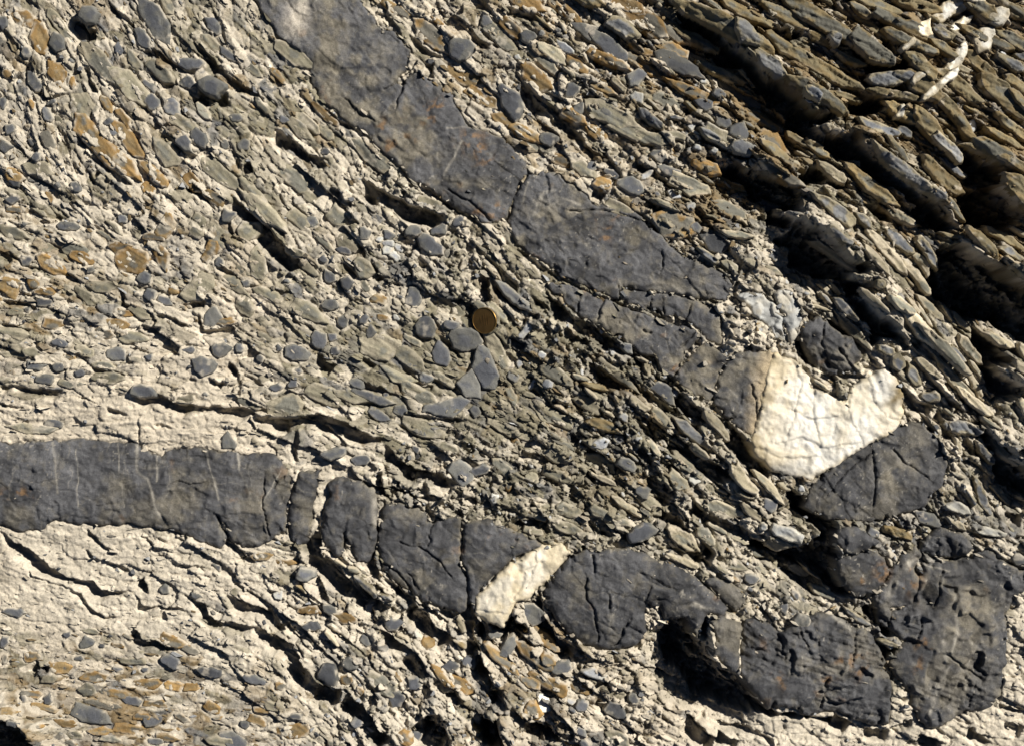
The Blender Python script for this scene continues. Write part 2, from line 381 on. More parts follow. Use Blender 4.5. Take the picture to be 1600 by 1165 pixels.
C_('grey_pebble', 'C', (455, 140, 140, 70, 15), (560, 215, 190, 80, 35), (870, 290, 240, 90, 25), (990, 480, 80, 60, 20), (1075, 555, 70, 60, 20),
   (680, 355, 80, 75, -20), (190, 175, 60, 70, 50), (395, 415, 80, 70, 50), (420, 500, 60, 70, 80), (545, 525, 70, 60, 30), (1145, 600, 80, 80, 70),
   (1165, 680, 120, 60, 20), (790, 710, 90, 60, 20), (565, 790, 90, 50, 20), (490, 750, 40, 60, 70), (655, 845, 120, 80, 20), (830, 780, 110, 50, 25),
   (950, 1035, 60, 50, 20), (1040, 1110, 150, 80, 20), (1060, 430, 60, 40, 0))
C_('pale_chip', 'C', (930, 575, 45, 45, 0), (730, 800, 40, 70, 60), (925, 945, 40, 50, 60), (690, 450, 70, 60, 20), (860, 890, 70, 50, 40), (1060, 740, 50, 40, 0), (960, 680, 40, 30, 30))
C_('olive_clast', 'C', (820, 460, 140, 70, 30), (560, 520, 280, 90, 25), (640, 590, 200, 80, 20), (740, 630, 160, 60, 20), (440, 770, 120, 70, 40),
   (920, 850, 220, 70, 25), (1050, 620, 220, 70, 30), (1110, 960, 200, 60, 25), (960, 260, 160, 60, 30), (300, 250, 160, 60, 35), (1000, 880, 180, 50, 25), (600, 950, 150, 60, 20))
C_('brown_clast', 'C', (720, 100, 220, 90, 30), (870, 150, 200, 60, 35), (560, 270, 220, 60, 25), (700, 290, 260, 50, 35), (850, 225, 150, 60, 25),
   (960, 430, 300, 50, 25), (1150, 420, 260, 50, 35), (520, 400, 150, 40, 25), (230, 360, 180, 90, 35), (400, 530, 150, 60, 35), (500, 600, 120, 60, 30),
   (340, 730, 100, 60, 20), (530, 840, 90, 60, 10), (860, 1030, 220, 110, 20), (1000, 760, 140, 60, 25), (1300, 640, 180, 90, 30), (1330, 800, 200, 60, 30),
   (180, 20, 180, 70, 15), (640, 30, 180, 60, 20), (1250, 540, 200, 50, 30), (390, 60, 110, 40, 50), (110, 130, 140, 60, 40), (700, 220, 150, 40, 30), (1100, 830, 150, 50, 25))
C_('brown_slab', 'D', (200, 130, 480, 110, 28), (620, 300, 500, 90, 30), (620, 440, 300, 90, 28), (320, 75, 260, 80, 25), (480, 80, 230, 80, 28),
   (650, 110, 420, 110, 32), (860, 230, 230, 130, 40), (660, 185, 150, 80, 15), (1060, 150, 400, 90, 25), (870, 130, 200, 60, 40), (1080, 25, 220, 80, 20), (880, 30, 260, 70, 20),
   (1380, 60, 160, 90, 40), (1040, 210, 260, 70, 25), (1180, 230, 160, 60, 35), (1090, 400, 200, 110, 32), (1260, 400, 240, 80, 40), (1020, 520, 200, 80, 25),
   (1130, 590, 220, 110, 50), (1250, 540, 280, 90, 55), (1370, 310, 180, 80, 45), (1460, 450, 300, 130, 45), (1430, 200, 180, 60, 25), (1520, 200, 200, 70, 30),
   (1500, 590, 200, 70, 40), (1400, 700, 220, 100, 25), (1460, 640, 200, 50, 30), (1180, 800, 260, 100, 42), (870, 850, 300, 90, 40),
   (1530, 900, 240, 110, 50), (640, 680, 150, 60, 35), (560, 640, 160, 50, 30), (200, 330, 250, 60, 25), (1330, 160, 140, 60, 30), (1540, 480, 160, 60, 45), (970, 440, 260, 60, 12),
   (420, 690, 160, 80, 35), (1490, 760, 150, 60, 30), (90, 180, 200, 70, 30), (1560, 330, 120, 60, 45), (820, 60, 120, 60, 35), (980, 690, 140, 60, 50))
C_('grey_slab', 'D', (410, 305, 150, 90, 40), (960, 370, 200, 90, -5), (900, 590, 180, 70, 20), (1210, 680, 190, 70, 45), (1030, 800, 420, 80, 38), (700, 960, 220, 100, 40),
   (700, 190, 60, 80, 20), (430, 930, 110, 70, 20), (1500, 300, 140, 60, 30), (300, 170, 150, 110, 55), (590, 440, 90, 60, 35), (1180, 170, 100, 60, 30), (1560, 270, 90, 50, 20),
   (140, 620, 120, 50, 35), (1020, 610, 70, 60, 40), (830, 1010, 100, 60, 45))
C_('olive_slab', 'H', (1080, 380, 300, 80, 45), (1180, 470, 320, 70, 45), (1250, 620, 300, 80, 48), (930, 40, 280, 70, 45), (1450, 440, 130, 60, 25), (1540, 570, 100, 60, 40),
   (800, 400, 220, 60, 48), (1150, 300, 160, 60, 45), (1330, 480, 160, 60, 50), (1340, 720, 200, 60, 40), (1000, 290, 140, 60, 30), (1480, 950, 160, 50, 45), (730, 60, 260, 50, 35), (1110, 90, 120, 60, 50), (1300, 360, 120, 50, 45))
C_('grey_slab', 'H', (1480, 60, 130, 60, 30), (990, 540, 90, 80, 70), (940, 490, 80, 60, 20), (1140, 700, 80, 70, 0), (1290, 840, 160, 90, 15), (1390, 950, 140, 50, 50), (540, 160, 70, 60, 30), (900, 190, 50, 60, 40), (760, 300, 150, 60, 45), (1060, 600, 110, 70, 60))
C_('grey_pebble', 'E', (175, 560, 85, 50, 0), (270, 560, 60, 40, 0), (210, 620, 80, 50, 0), (275, 455, 90, 40, 10), (535, 505, 90, 60, 10), (370, 590, 60, 40, 0),
   (1010, 485, 85, 65, 0), (1090, 480, 45, 45, 0), (1185, 525, 40, 40, 0), (1345, 500, 110, 80, 0), (1450, 440, 80, 80, 20), (1525, 490, 40, 40, 0), (1360, 580, 40, 30, 0),
   (1255, 655, 60, 40, -10), (1500, 155, 60, 60, 20), (1500, 280, 70, 50, 0), (1475, 75, 50, 40, 0), (940, 685, 30, 25, 0), (930, 560, 110, 80, 0), (660, 165, 60, 60, -40),
   (200, 270, 80, 40, 0), (420, 125, 50, 35, 0), (125, 305, 30, 25, 0), (690, 240, 70, 60, 30), (750, 260, 80, 40, 20), (970, 340, 80, 90, 60), (1120, 185, 50, 40, 0),
   (1040, 900, 80, 65, 0), (240, 820, 90, 50, 10), (860, 490, 40, 60, 80), (1270, 480, 40, 30, 60), (1330, 640, 50, 30, 0), (680, 520, 40, 30, 0), (120, 80, 60, 50, 0), (940, 970, 60, 30, 10), (1560, 360, 60, 60, 0))
C_('olive_clast', 'E', (340, 30, 120, 60, 0), (470, 200, 140, 50, 5), (400, 250, 120, 60, 40), (640, 310, 120, 70, 40), (900, 210, 170, 100, -35), (1175, 90, 160, 90, 80),
   (1110, 280, 120, 80, 70), (1400, 310, 200, 80, 20), (60, 410, 160, 50, 10), (60, 500, 130, 50, 0), (150, 500, 100, 40, 5), (30, 620, 70, 40, 10),
   (1480, 690, 200, 90, 20), (390, 490, 90, 50, 20), (850, 710, 90, 45, -5), (1300, 740, 150, 100, -15), (150, 840, 240, 50, 3), (1050, 180, 200, 60, 30), (1230, 240, 160, 60, 25), (480, 560, 120, 40, 15), (330, 640, 140, 40, 5))
C_('brown_clast', 'E', (600, 80, 170, 110, 15), (740, 70, 150, 70, 60), (240, 100, 150, 70, 30), (45, 205, 100, 100, -60), (150, 185, 60, 50, 30), (430, 270, 60, 60, 40),
   (540, 370, 110, 50, 10), (480, 410, 90, 50, 20), (245, 365, 110, 60, 10), (670, 330, 60, 80, 60), (1030, 360, 120, 40, -10), (1150, 290, 70, 80, 80), (570, 320, 80, 40, 10),
   (790, 215, 60, 50, 20), (960, 40, 110, 70, -50), (1180, 210, 60, 40, 20), (960, 130, 120, 40, 20), (60, 480, 100, 40, 5), (380, 70, 120, 50, 20))
C_('grey_pebble', 'F', (720, 250, 110, 80, 70), (845, 505, 110, 80, 70), (955, 440, 130, 100, 10), (1040, 570, 200, 110, 65), (970, 650, 130, 110, 60), (775, 615, 70, 45, 25),
   (870, 740, 200, 100, -10), (1000, 760, 60, 60, 0), (530, 700, 220, 50, 20), (555, 780, 110, 50, 30), (490, 345, 60, 40, -60), (390, 370, 60, 40, -80), (525, 400, 60, 50, -50),
   (470, 985, 90, 50, 0), (940, 1040, 120, 90, 40), (1020, 1030, 90, 50, -20), (725, 935, 40, 40, 0), (590, 690, 30, 30, 0), (885, 375, 70, 42, 15), (660, 760, 70, 50, 20), (460, 640, 70, 40, 20), (1170, 240, 200, 55, 40), (420, 180, 60, 60, 0))
C_('olive_clast', 'F', (560, 470, 200, 130, 15), (700, 520, 160, 80, 30), (880, 290, 160, 70, 35), (740, 680, 200, 70, 30), (490, 110, 110, 80, 60), (760, 840, 200, 80, 15),
   (1090, 480, 220, 70, 60), (430, 690, 180, 60, 20), (640, 600, 160, 60, 25), (330, 730, 200, 60, 20), (620, 440, 140, 60, 40), (870, 930, 120, 40, 20))
C_('brown_clast', 'F', (560, 260, 60, 80, 80), (580, 340, 70, 30, 10), (1150, 1105, 50, 30, -70), (1180, 900, 40, 40, 0))
C_('pale_chip', 'F', (640, 340, 40, 40, 0), (1300, 510, 45, 40, 30), (1340, 640, 45, 40, 60), (1260, 640, 60, 30, -50), (1225, 400, 110, 50, -50), (1200, 545, 60, 30, -70), (1085, 1150, 40, 30, 0), (600, 30, 50, 50, 0), (630, 60, 60, 40, 30))
C_('grey_pebble', 'G', (635, 1005, 90, 60, 20), (715, 1130, 70, 60, 20), (640, 480, 60, 40, 30), (810, 680, 160, 60, 40), (600, 890, 60, 50, 20), (190, 390, 80, 40, -40))
C_('pale_chip', 'G', (520, 910, 90, 50, -15), (860, 680, 40, 40, 0), (270, 640, 50, 35, -40), (300, 640, 40, 40, 40), (690, 890, 40, 30, 0), (950, 1075, 60, 40, 10), (620, 790, 50, 40, 30))
C_('olive_clast', 'G', (900, 1000, 130, 50, 35), (590, 590, 260, 50, 40), (320, 600, 180, 60, 30), (300, 780, 260, 70, 25), (460, 730, 150, 60, 35), (110, 850, 220, 60, 20), (520, 1000, 160, 60, 30), (330, 1060, 200, 60, 20), (870, 1080, 120, 60, 35), (800, 800, 140, 50, 40))
C_('grey_pebble', 'I', (60, 555, 120, 40, 8), (390, 690, 70, 60, -20), (460, 710, 40, 25, 20), (355, 765, 40, 30, 0), (950, 830, 120, 40, 10), (1160, 860, 110, 40, 10),
   (1495, 845, 90, 80, 60), (1485, 700, 40, 30, 0), (1345, 1025, 70, 40, 5), (985, 350, 50, 30, 30), (745, 450, 45, 45, 0), (895, 480, 60, 40, 20), (1390, 385, 80, 60, -20),
   (690, 1050, 90, 50, -10), (400, 1020, 200, 80, 25), (710, 1140, 80, 40, 0), (1060, 1140, 120, 70, 20), (215, 950, 50, 60, 0), (1500, 545, 70, 50, 10), (1420, 620, 90, 50, 0), (20, 690, 40, 60, 20), (655, 820, 35, 25, 0), (110, 950, 40, 40, 0), (80, 1050, 70, 40, 10), (600, 960, 90, 50, 10), (300, 660, 50, 30, -40))
C_('brown_clast', 'I', (270, 810, 110, 60, 0), (140, 760, 80, 50, 0), (660, 880, 140, 50, 5), (785, 895, 90, 50, 5), (870, 900, 80, 45, 0), (420, 850, 140, 50, 5),
   (520, 925, 140, 50, 10), (450, 975, 180, 45, 8), (700, 970, 120, 50, 5), (780, 690, 120, 60, 25), (860, 730, 90, 40, 20), (960, 990, 90, 60, 30), (1330, 1090, 150, 90, 5),
   (590, 1085, 160, 55, 5), (760, 1125, 140, 40, 5), (1300, 330, 100, 40, 10), (1190, 300, 110, 40, 0), (1410, 545, 100, 50, 0), (1280, 890, 70, 40, 0), (1200, 1000, 90, 40, 0), (1180, 1060, 130, 60, 20), (140, 930, 110, 40, 5), (300, 1060, 120, 40, 5), (200, 990, 130, 40, 10), (60, 1000, 90, 40, 0), (20, 770, 40, 60, 10), (460, 1095, 120, 40, 0), (640, 1030, 90, 40, 0))
C_('olive_clast', 'I', (395, 910, 90, 60, 10), (600, 780, 120, 40, 5), (1000, 1140, 140, 50, 10), (500, 1130, 100, 40, 0), (1080, 470, 70, 40, 20), (220, 860, 80, 40, 0), (1250, 980, 90, 50, 10))
C_('grey_pebble', 'J', (500, 685, 65, 55, 20), (340, 530, 60, 50, 20), (640, 945, 75, 75, 10), (620, 610, 80, 60, 10), (430, 790, 80, 60, 0), (1255, 560, 120, 100, 50),
   (1150, 715, 100, 70, -60), (970, 790, 60, 50, 20), (890, 810, 80, 50, 10), (1480, 980, 60, 50, 0), (1395, 800, 90, 60, -20), (1090, 660, 60, 50, 0), (720, 880, 80, 60, 0), (735, 1130, 60, 50, 0), (860, 900, 60, 50, 0), (460, 1060, 60, 40, 20))
C_('brown_clast', 'J', (1120, 770, 200, 60, 40), (1260, 750, 200, 70, 40), (1310, 680, 180, 70, 25), (1340, 880, 220, 70, 30), (1250, 870, 100, 60, 20), (1390, 870, 70, 50, 20),
   (930, 885, 140, 70, 35), (850, 850, 140, 40, 50), (1260, 1000, 90, 80, 60), (680, 1130, 90, 60, 30), (400, 580, 120, 50, 5), (220, 540, 120, 50, 10), (1330, 770, 70, 50, 40), (1480, 900, 120, 60, 25), (410, 860, 60, 50, 10), (780, 700, 60, 50, 20), (480, 915, 50, 40, 40))
C_('olive_clast', 'J', (570, 880, 160, 80, 35), (1400, 940, 180, 50, 30), (110, 890, 90, 40, 0), (230, 625, 90, 50, 0))
C_('pale_chip', 'J', (1540, 830, 110, 60, 15), (510, 550, 60, 40, -80), (1000, 760, 50, 30, -60), (100, 480, 50, 45, 20), (1310, 970, 90, 60, 40), (1080, 45, 50, 40, -40), (1430, 960, 50, 30, 20))
C_('grey_pebble', 'K', (590, 1000, 120, 70, 20), (670, 950, 60, 60, 0), (440, 980, 60, 50, 0), (1350, 540, 40, 50, 0), (430, 1090, 60, 50, 20))
C_('olive_clast', 'K', (1060, 85, 230, 70, 20), (740, 60, 160, 60, 40), (560, 120, 200, 60, 25), (360, 170, 160, 60, 20), (1330, 240, 120, 70, 10), (1000, 210, 120, 60, 50))
C_('pale_slab', 'L', (490, 195, 160, 85, 25), (570, 378, 120, 60, 20), (380, 165, 30, 50, 60), (1260, 80, 110, 70, 10), (1420, 190, 130, 50, 10))
C_('grey_pebble', 'L', (330, 400, 60, 50, 0), (480, 540, 40, 50, 0), (410, 60, 80, 60, 30), (560, 590, 70, 60, 0), (1130, 130, 120, 60, 20), (880, 190, 60, 50, 40))
C_('pale_chip', 'M', (930, 1000, 90, 70, 40), (1260, 800, 60, 110, 10))

# ledges: region, dark width in px, polyline
LEDG = []


def G_(r, *rows):
    for wpx, uv in rows:
        LEDG.append((wpx, Zp(r, *uv)))


G_('A', (3, [(200, 60), (330, 180), (470, 240)]), (6, [(330, 590), (420, 670), (500, 740), (560, 810), (610, 850)]), (6, [(400, 300), (420, 360), (450, 430)]),
   (4, [(560, 350), (640, 460), (730, 570), (800, 560), (920, 570)]), (6, [(870, 170), (960, 270), (1050, 360), (1150, 410), (1210, 470)]), (9, [(1250, 590), (1330, 640), (1400, 700), (1480, 720)]),
   (11, [(1060, 890), (1130, 970), (1210, 1030), (1260, 1080), (1310, 1140)]), (5, [(800, 640), (830, 690), (900, 720)]), (4, [(700, 830), (760, 860)]), (6, [(850, 830), (920, 880), (980, 930)]),
   (9, [(1130, 740), (1150, 790)]), (7, [(1500, 850), (1570, 920)]), (9, [(330, 90), (370, 110), (400, 150), (440, 135)]), (10, [(905, 400), (950, 440), (1000, 450), (1030, 430)]), (5, [(510, 20), (570, 90), (660, 150)]),
   (6, [(640, 220), (740, 250), (830, 320), (900, 335)]), (4, [(680, 330), (740, 380), (800, 380)]), (4, [(0, 80), (60, 30), (90, 0)]), (4, [(150, 400), (230, 440), (330, 430)]), (3, [(400, 780), (430, 820), (470, 790)]), (4, [(1040, 1000), (1060, 1080), (1130, 1110)]), (5, [(160, 370), (200, 420)]), (4, [(0, 1150), (60, 1165)]))
G_('B', (8, [(100, 590), (190, 670), (260, 710), (330, 750)]), (17, [(485, 820), (600, 890), (700, 935), (780, 950), (870, 985)]), (12, [(0, 990), (80, 1070), (140, 1140)]), (4, [(80, 160), (190, 230), (260, 330)]),
   (4, [(560, 620), (620, 720), (740, 840), (870, 920), (1010, 1010)]), (9, [(1210, 370), (1290, 470), (1360, 540), (1440, 580), (1490, 640)]), (7, [(800, 280), (810, 360)]), (4, [(300, 490), (420, 580), (520, 620)]),
   (6, [(350, 860), (410, 920), (440, 920)]), (5, [(680, 1040), (690, 1090)]), (5, [(870, 300), (940, 330), (1050, 350)]), (6, [(980, 150), (1050, 200), (1120, 210)]), (4, [(1140, 590), (1240, 640), (1350, 680)]), (5, [(700, 150), (760, 220), (850, 270)]), (5, [(1440, 660), (1500, 690), (1560, 740)]))
G_('C', (9, [(160, 360), (250, 450), (340, 520), (430, 590)]), (5, [(460, 380), (560, 420)]), (6, [(610, 200), (700, 280), (800, 340)]), (5, [(880, 480), (980, 540), (1090, 600), (1150, 660)]), (9, [(640, 100), (700, 150), (790, 150)]),
   (6, [(680, 740), (760, 780), (860, 870)]), (6, [(940, 950), (1030, 1000)]), (5, [(960, 610), (1110, 700)]), (7, [(430, 590), (440, 660), (520, 710)]), (7, [(860, 1080), (700, 990)]), (6, [(450, 240), (560, 300), (650, 310)]), (6, [(400, 150), (480, 200)]),
   (9, [(1060, 340), (1160, 420), (1260, 460)]), (6, [(740, 290), (850, 350), (950, 380)]), (6, [(80, 30), (180, 70), (250, 70)]), (4, [(870, 380), (960, 420), (1100, 480)]), (7, [(1130, 740), (1180, 800), (1240, 870)]), (5, [(920, 780), (1010, 830), (1110, 840)]), (5, [(950, 960), (1060, 1010)]), (8, [(550, 880), (490, 850)]), (6, [(730, 910), (790, 950), (840, 930)]))
G_('E', (5, [(0, 40), (60, 80)]), (5, [(0, 260), (110, 270), (170, 310)]), (4, [(300, 140), (370, 180)]), (6, [(820, 275), (940, 265)]), (6, [(980, 90), (1050, 140), (1100, 190)]), (4, [(1060, 180), (1170, 200), (1330, 230)]),
   (5, [(900, 320), (930, 400), (1000, 400), (1090, 370)]), (5, [(640, 380), (740, 390)]), (4, [(340, 500), (390, 520), (440, 515)]), (5, [(420, 560), (480, 580), (580, 600)]), (5, [(0, 660), (60, 650), (180, 670), (300, 680)]),
   (8, [(580, 670), (650, 710), (720, 690), (790, 720), (920, 740), (1080, 750), (1210, 790), (1340, 800), (1400, 790)]), (6, [(920, 740), (1090, 750)]), (5, [(1040, 540), (1100, 600)]), (8, [(1440, 510), (1530, 560)]),
   (12, [(1280, 0), (1340, 50), (1380, 110)]), (3, [(0, 720), (110, 760)]), (4, [(490, 740), (590, 790)]), (4, [(700, 820), (790, 835)]), (5, [(950, 620), (1020, 640)]), (4, [(1350, 830), (1340, 940), (1360, 1000)]), (3, [(160, 730), (200, 770)]), (3, [(20, 30), (150, 110), (280, 130)]), (4, [(560, 210), (570, 280), (650, 310)]), (4, [(1550, 160), (1573, 200)]), (3, [(630, 820), (650, 930)]), (4, [(0, 370), (150, 400)]), (3, [(1090, 590), (1100, 700)]), (4, [(700, 330), (800, 340), (860, 380)]))
G_('F', (10, [(0, 785), (80, 780), (180, 800), (280, 780), (400, 815), (500, 860), (580, 900)]), (11, [(580, 920), (640, 980), (740, 1030), (830, 1040), (920, 1090)]), (4, [(190, 830), (185, 940)]), (8, [(570, 1040), (580, 1150)]),
   (7, [(770, 1040), (780, 1150)]), (4, [(480, 520), (550, 550)]), (4, [(640, 550), (720, 590), (820, 620), (900, 660), (960, 710)]), (7, [(280, 520), (360, 560)]), (5, [(470, 620), (560, 660), (640, 700)]), (4, [(700, 780), (830, 800), (950, 800)]),
   (9, [(1055, 130), (1060, 290)]), (6, [(510, 90), (590, 160)]), (4, [(830, 430), (890, 460), (940, 540)]), (4, [(640, 820), (720, 870), (830, 890)]), (4, [(160, 300), (190, 360), (300, 420)]), (3, [(720, 400), (760, 435), (800, 430)]), (4, [(400, 90), (470, 160)]), (4, [(380, 660), (480, 720), (570, 740)]), (5, [(700, 590), (760, 640), (810, 640)]))
G_('G', (9, [(250, 205), (330, 285), (430, 355), (530, 405), (620, 475), (700, 510), (725, 600)]), (11, [(760, 590), (850, 650), (950, 740), (1060, 800)]), (8, [(350, 390), (480, 450)]), (9, [(450, 510), (560, 600), (680, 640), (720, 690)]),
   (8, [(700, 640), (800, 730), (880, 760)]), (12, [(640, 720), (800, 840), (920, 910), (1010, 980), (1080, 1020), (1160, 1020)]), (24, [(1110, 830), (1180, 900), (1250, 990), (1310, 1020)]), (8, [(480, 920), (560, 990), (640, 1060)]),
   (8, [(700, 900), (750, 980), (800, 1080), (850, 1150)]), (9, [(110, 430), (190, 460)]), (6, [(540, 830), (640, 880)]), (4, [(130, 20), (270, 120), (430, 210), (590, 275)]), (4, [(590, 200), (585, 270), (740, 315), (880, 365)]), (5, [(160, 320), (250, 330)]), (6, [(20, 190), (130, 260), (200, 330)]),
   (5, [(220, 250), (330, 330)]), (5, [(300, 700), (380, 740)]), (5, [(400, 860), (520, 880)]), (5, [(180, 950), (300, 980), (340, 960)]), (6, [(210, 620), (240, 700)]))
G_('P', (8, [(470, 530), (560, 600), (640, 680)]), (6, [(370, 470), (440, 490)]), (6, [(240, 580), (320, 650)]), (8, [(890, 700), (920, 800), (1010, 880)]), (10, [(1100, 860), (1200, 960), (1350, 1030), (1500, 1080), (1590, 1120)]), (6, [(1020, 990), (1090, 1070)]), (7, [(900, 930), (980, 980)]),
   (5, [(470, 1000), (540, 1070), (640, 1090)]), (7, [(480, 690), (540, 750)]), (7, [(700, 1070), (770, 1130), (860, 1120)]), (8, [(40, 1000), (80, 1060)]), (6, [(200, 1020), (240, 1090)]), (7, [(910, 580), (980, 660), (1050, 690)]), (5, [(60, 560), (150, 620), (240, 630)]), (8, [(570, 390), (650, 420), (690, 480)]), (5, [(120, 900), (160, 940)]))
G_('I', (8, [(0, 190), (70, 240), (150, 290), (230, 360), (310, 410), (400, 415), (460, 460), (600, 460)]), (3, [(120, 330), (150, 390), (260, 430), (360, 480), (420, 550), (480, 580), (580, 580)]), (4, [(380, 270), (450, 320), (550, 350), (580, 380)]),
   (4, [(610, 470), (640, 530), (780, 535), (850, 550)]), (8, [(600, 620), (650, 680), (720, 700), (800, 730)]), (8, [(840, 480), (930, 520), (970, 600), (1040, 610), (1100, 620), (1200, 640), (1290, 690), (1380, 740)]),
   (8, [(1020, 470), (1130, 530), (1200, 550), (1250, 590), (1310, 620)]), (15, [(1330, 740), (1400, 820), (1450, 890), (1573, 910)]), (7, [(650, 400), (670, 470)]), (6, [(1000, 130), (1060, 240), (1120, 310), (1180, 320)]),
   (5, [(1000, 860), (1040, 890)]), (5, [(1280, 940), (1320, 970)]), (6, [(1440, 300), (1450, 400), (1500, 520)]), (9, [(1480, 290), (1573, 390)]), (3, [(380, 180), (460, 240), (540, 300)]), (3, [(640, 200), (700, 260), (810, 290)]), (3, [(820, 340), (960, 360)]), (3, [(500, 770), (580, 800)]), (4, [(1220, 460), (1270, 470)]), (6, [(160, 850), (180, 810), (220, 800)]))
G_('J', (14, [(285, 130), (290, 290), (370, 370), (460, 425), (540, 490), (620, 545)]), (8, [(558, 150), (540, 300), (570, 420)]), (12, [(700, 510), (800, 600), (900, 690)]), (12, [(40, 650), (130, 690), (180, 740), (220, 820), (280, 880), (400, 920)]),
   (16, [(400, 920), (480, 980), (560, 1080), (620, 1140)]), (13, [(560, 630), (660, 690), (740, 760), (800, 850)]), (8, [(800, 850), (880, 900), (960, 960)]), (13, [(980, 580), (1000, 700), (1040, 780), (1080, 860)]), (17, [(750, 1040), (800, 1120), (870, 1140)]),
   (13, [(1180, 570), (1160, 620), (1230, 640)]), (9, [(1130, 900), (1130, 1010)]), (12, [(1290, 450), (1310, 580), (1380, 680), (1480, 730)]), (6, [(1220, 830), (1340, 920), (1400, 930)]), (8, [(60, 530), (110, 600), (130, 640)]), (8, [(1130, 620), (1260, 690), (1340, 720)]), (6, [(600, 420), (760, 540), (960, 560)]), (8, [(970, 520), (1000, 600)]), (10, [(1150, 980), (1250, 1060), (1330, 1080)]), (10, [(1000, 1000), (1060, 1080), (1060, 1150)]), (6, [(1060, 690), (1120, 760), (1180, 840)]))
G_('K', (5, [(650, 215), (720, 240)]), (10, [(940, 340), (1030, 270)]), (10, [(920, 40), (1030, 130), (1180, 180), (1280, 210)]), (16, [(1200, 230), (1330, 270), (1480, 380), (1573, 440)]), (8, [(780, 20), (860, 0)]), (5, [(1000, 430), (1060, 500), (1130, 560)]),
   (6, [(510, 950), (560, 1020)]), (13, [(910, 1020), (1000, 1100), (1050, 1140)]), (9, [(1050, 1100), (1150, 1150)]), (8, [(400, 690), (460, 740)]), (6, [(520, 850), (560, 880)]), (7, [(830, 110), (900, 170)]), (6, [(150, 140), (200, 170)]))
G_('L', (9, [(870, 510), (930, 590)]), (12, [(920, 790), (960, 730), (1030, 690)]), (10, [(710, 1010), (790, 1060)]), (8, [(840, 1090), (960, 1100)]), (8, [(1320, 1075), (1420, 1145)]), (10, [(1090, 1110), (1200, 1145)]),
   (8, [(1480, 1050), (1573, 1080)]), (5, [(100, 410), (250, 560)]), (6, [(470, 340), (520, 400)]), (5, [(150, 1050), (330, 1090), (450, 1150)]), (5, [(1450, 970), (1573, 1000)]), (5, [(0, 1040), (60, 1060), (130, 1010)]), (7, [(960, 1080), (1060, 1040)]), (9, [(1490, 100), (1573, 110)]), (5, [(1030, 230), (1060, 290)]))
G_('H', (6, [(640, 340), (560, 300)]), (6, [(1010, 330), (1100, 460), (1180, 540)]), (6, [(980, 390), (1060, 480)]), (5, [(1100, 560), (1200, 680), (1300, 780)]), (9, [(1000, 640), (1080, 720), (1160, 740)]), (9, [(1180, 760), (1250, 890)]), (6, [(460, 400), (480, 330), (430, 270)]), (9, [(1310, 880), (1350, 960)]), (6, [(700, 590), (830, 600), (880, 560)]), (5, [(860, 320), (930, 400)]), (8, [(1400, 400), (1480, 470), (1573, 500)]))

VOID = []   # depth, polygon


def V_(r, *rows):
    for d, uv in rows:
        VOID.append((d, Zp(r, *uv)))


V_('D', (58, [(0, 55), (50, 60), (110, 100), (220, 200), (320, 285), (430, 380), (540, 455), (600, 520), (640, 600), (600, 650), (520, 540), (400, 460), (300, 300), (200, 290), (100, 200), (40, 130)]),
   (45, [(130, 720), (330, 770), (520, 840), (570, 900), (440, 930), (330, 900), (240, 830), (180, 770)]),
   (30, [(230, 30), (420, 130), (550, 150), (540, 175), (400, 150)]), (30, [(1000, 0), (1100, 40), (1140, 25), (1060, 0)]), (24, [(780, 330), (1000, 400), (1080, 460), (1000, 440), (840, 400)]))
V_('M', (55, [(220, 125), (400, 200), (540, 310), (600, 400), (740, 405), (830, 385), (900, 400), (880, 440), (700, 480), (600, 455), (560, 370), (520, 310), (460, 270), (380, 215), (240, 180)]),
   (60, [(490, 560), (620, 600), (800, 630), (850, 650), (800, 672), (650, 700), (560, 712), (510, 690), (500, 620)]),
   (65, [(0, 470), (60, 525), (130, 580), (220, 660), (350, 725), (410, 725), (400, 760), (300, 785), (280, 830), (400, 870), (540, 850), (560, 900), (600, 960), (560, 1000), (430, 1020), (400, 980), (330, 920), (250, 860), (140, 830), (130, 740), (80, 690), (0, 650)]),
   (50, [(180, 1080), (350, 1050), (380, 1110), (360, 1155), (200, 1155)]), (50, [(570, 950), (640, 1000), (760, 1075), (860, 1165), (740, 1165), (650, 1100), (590, 1040)]),
   (60, [(1220, 950), (1300, 1030), (1440, 1040), (1440, 1105), (1520, 1150), (1500, 1165), (1240, 1165), (1210, 1090)]), (35, [(1240, 330), (1310, 320), (1320, 370), (1260, 400)]), (30, [(640, 120), (680, 180), (780, 230), (700, 260), (690, 300), (760, 350), (740, 300), (720, 260), (670, 200)]))
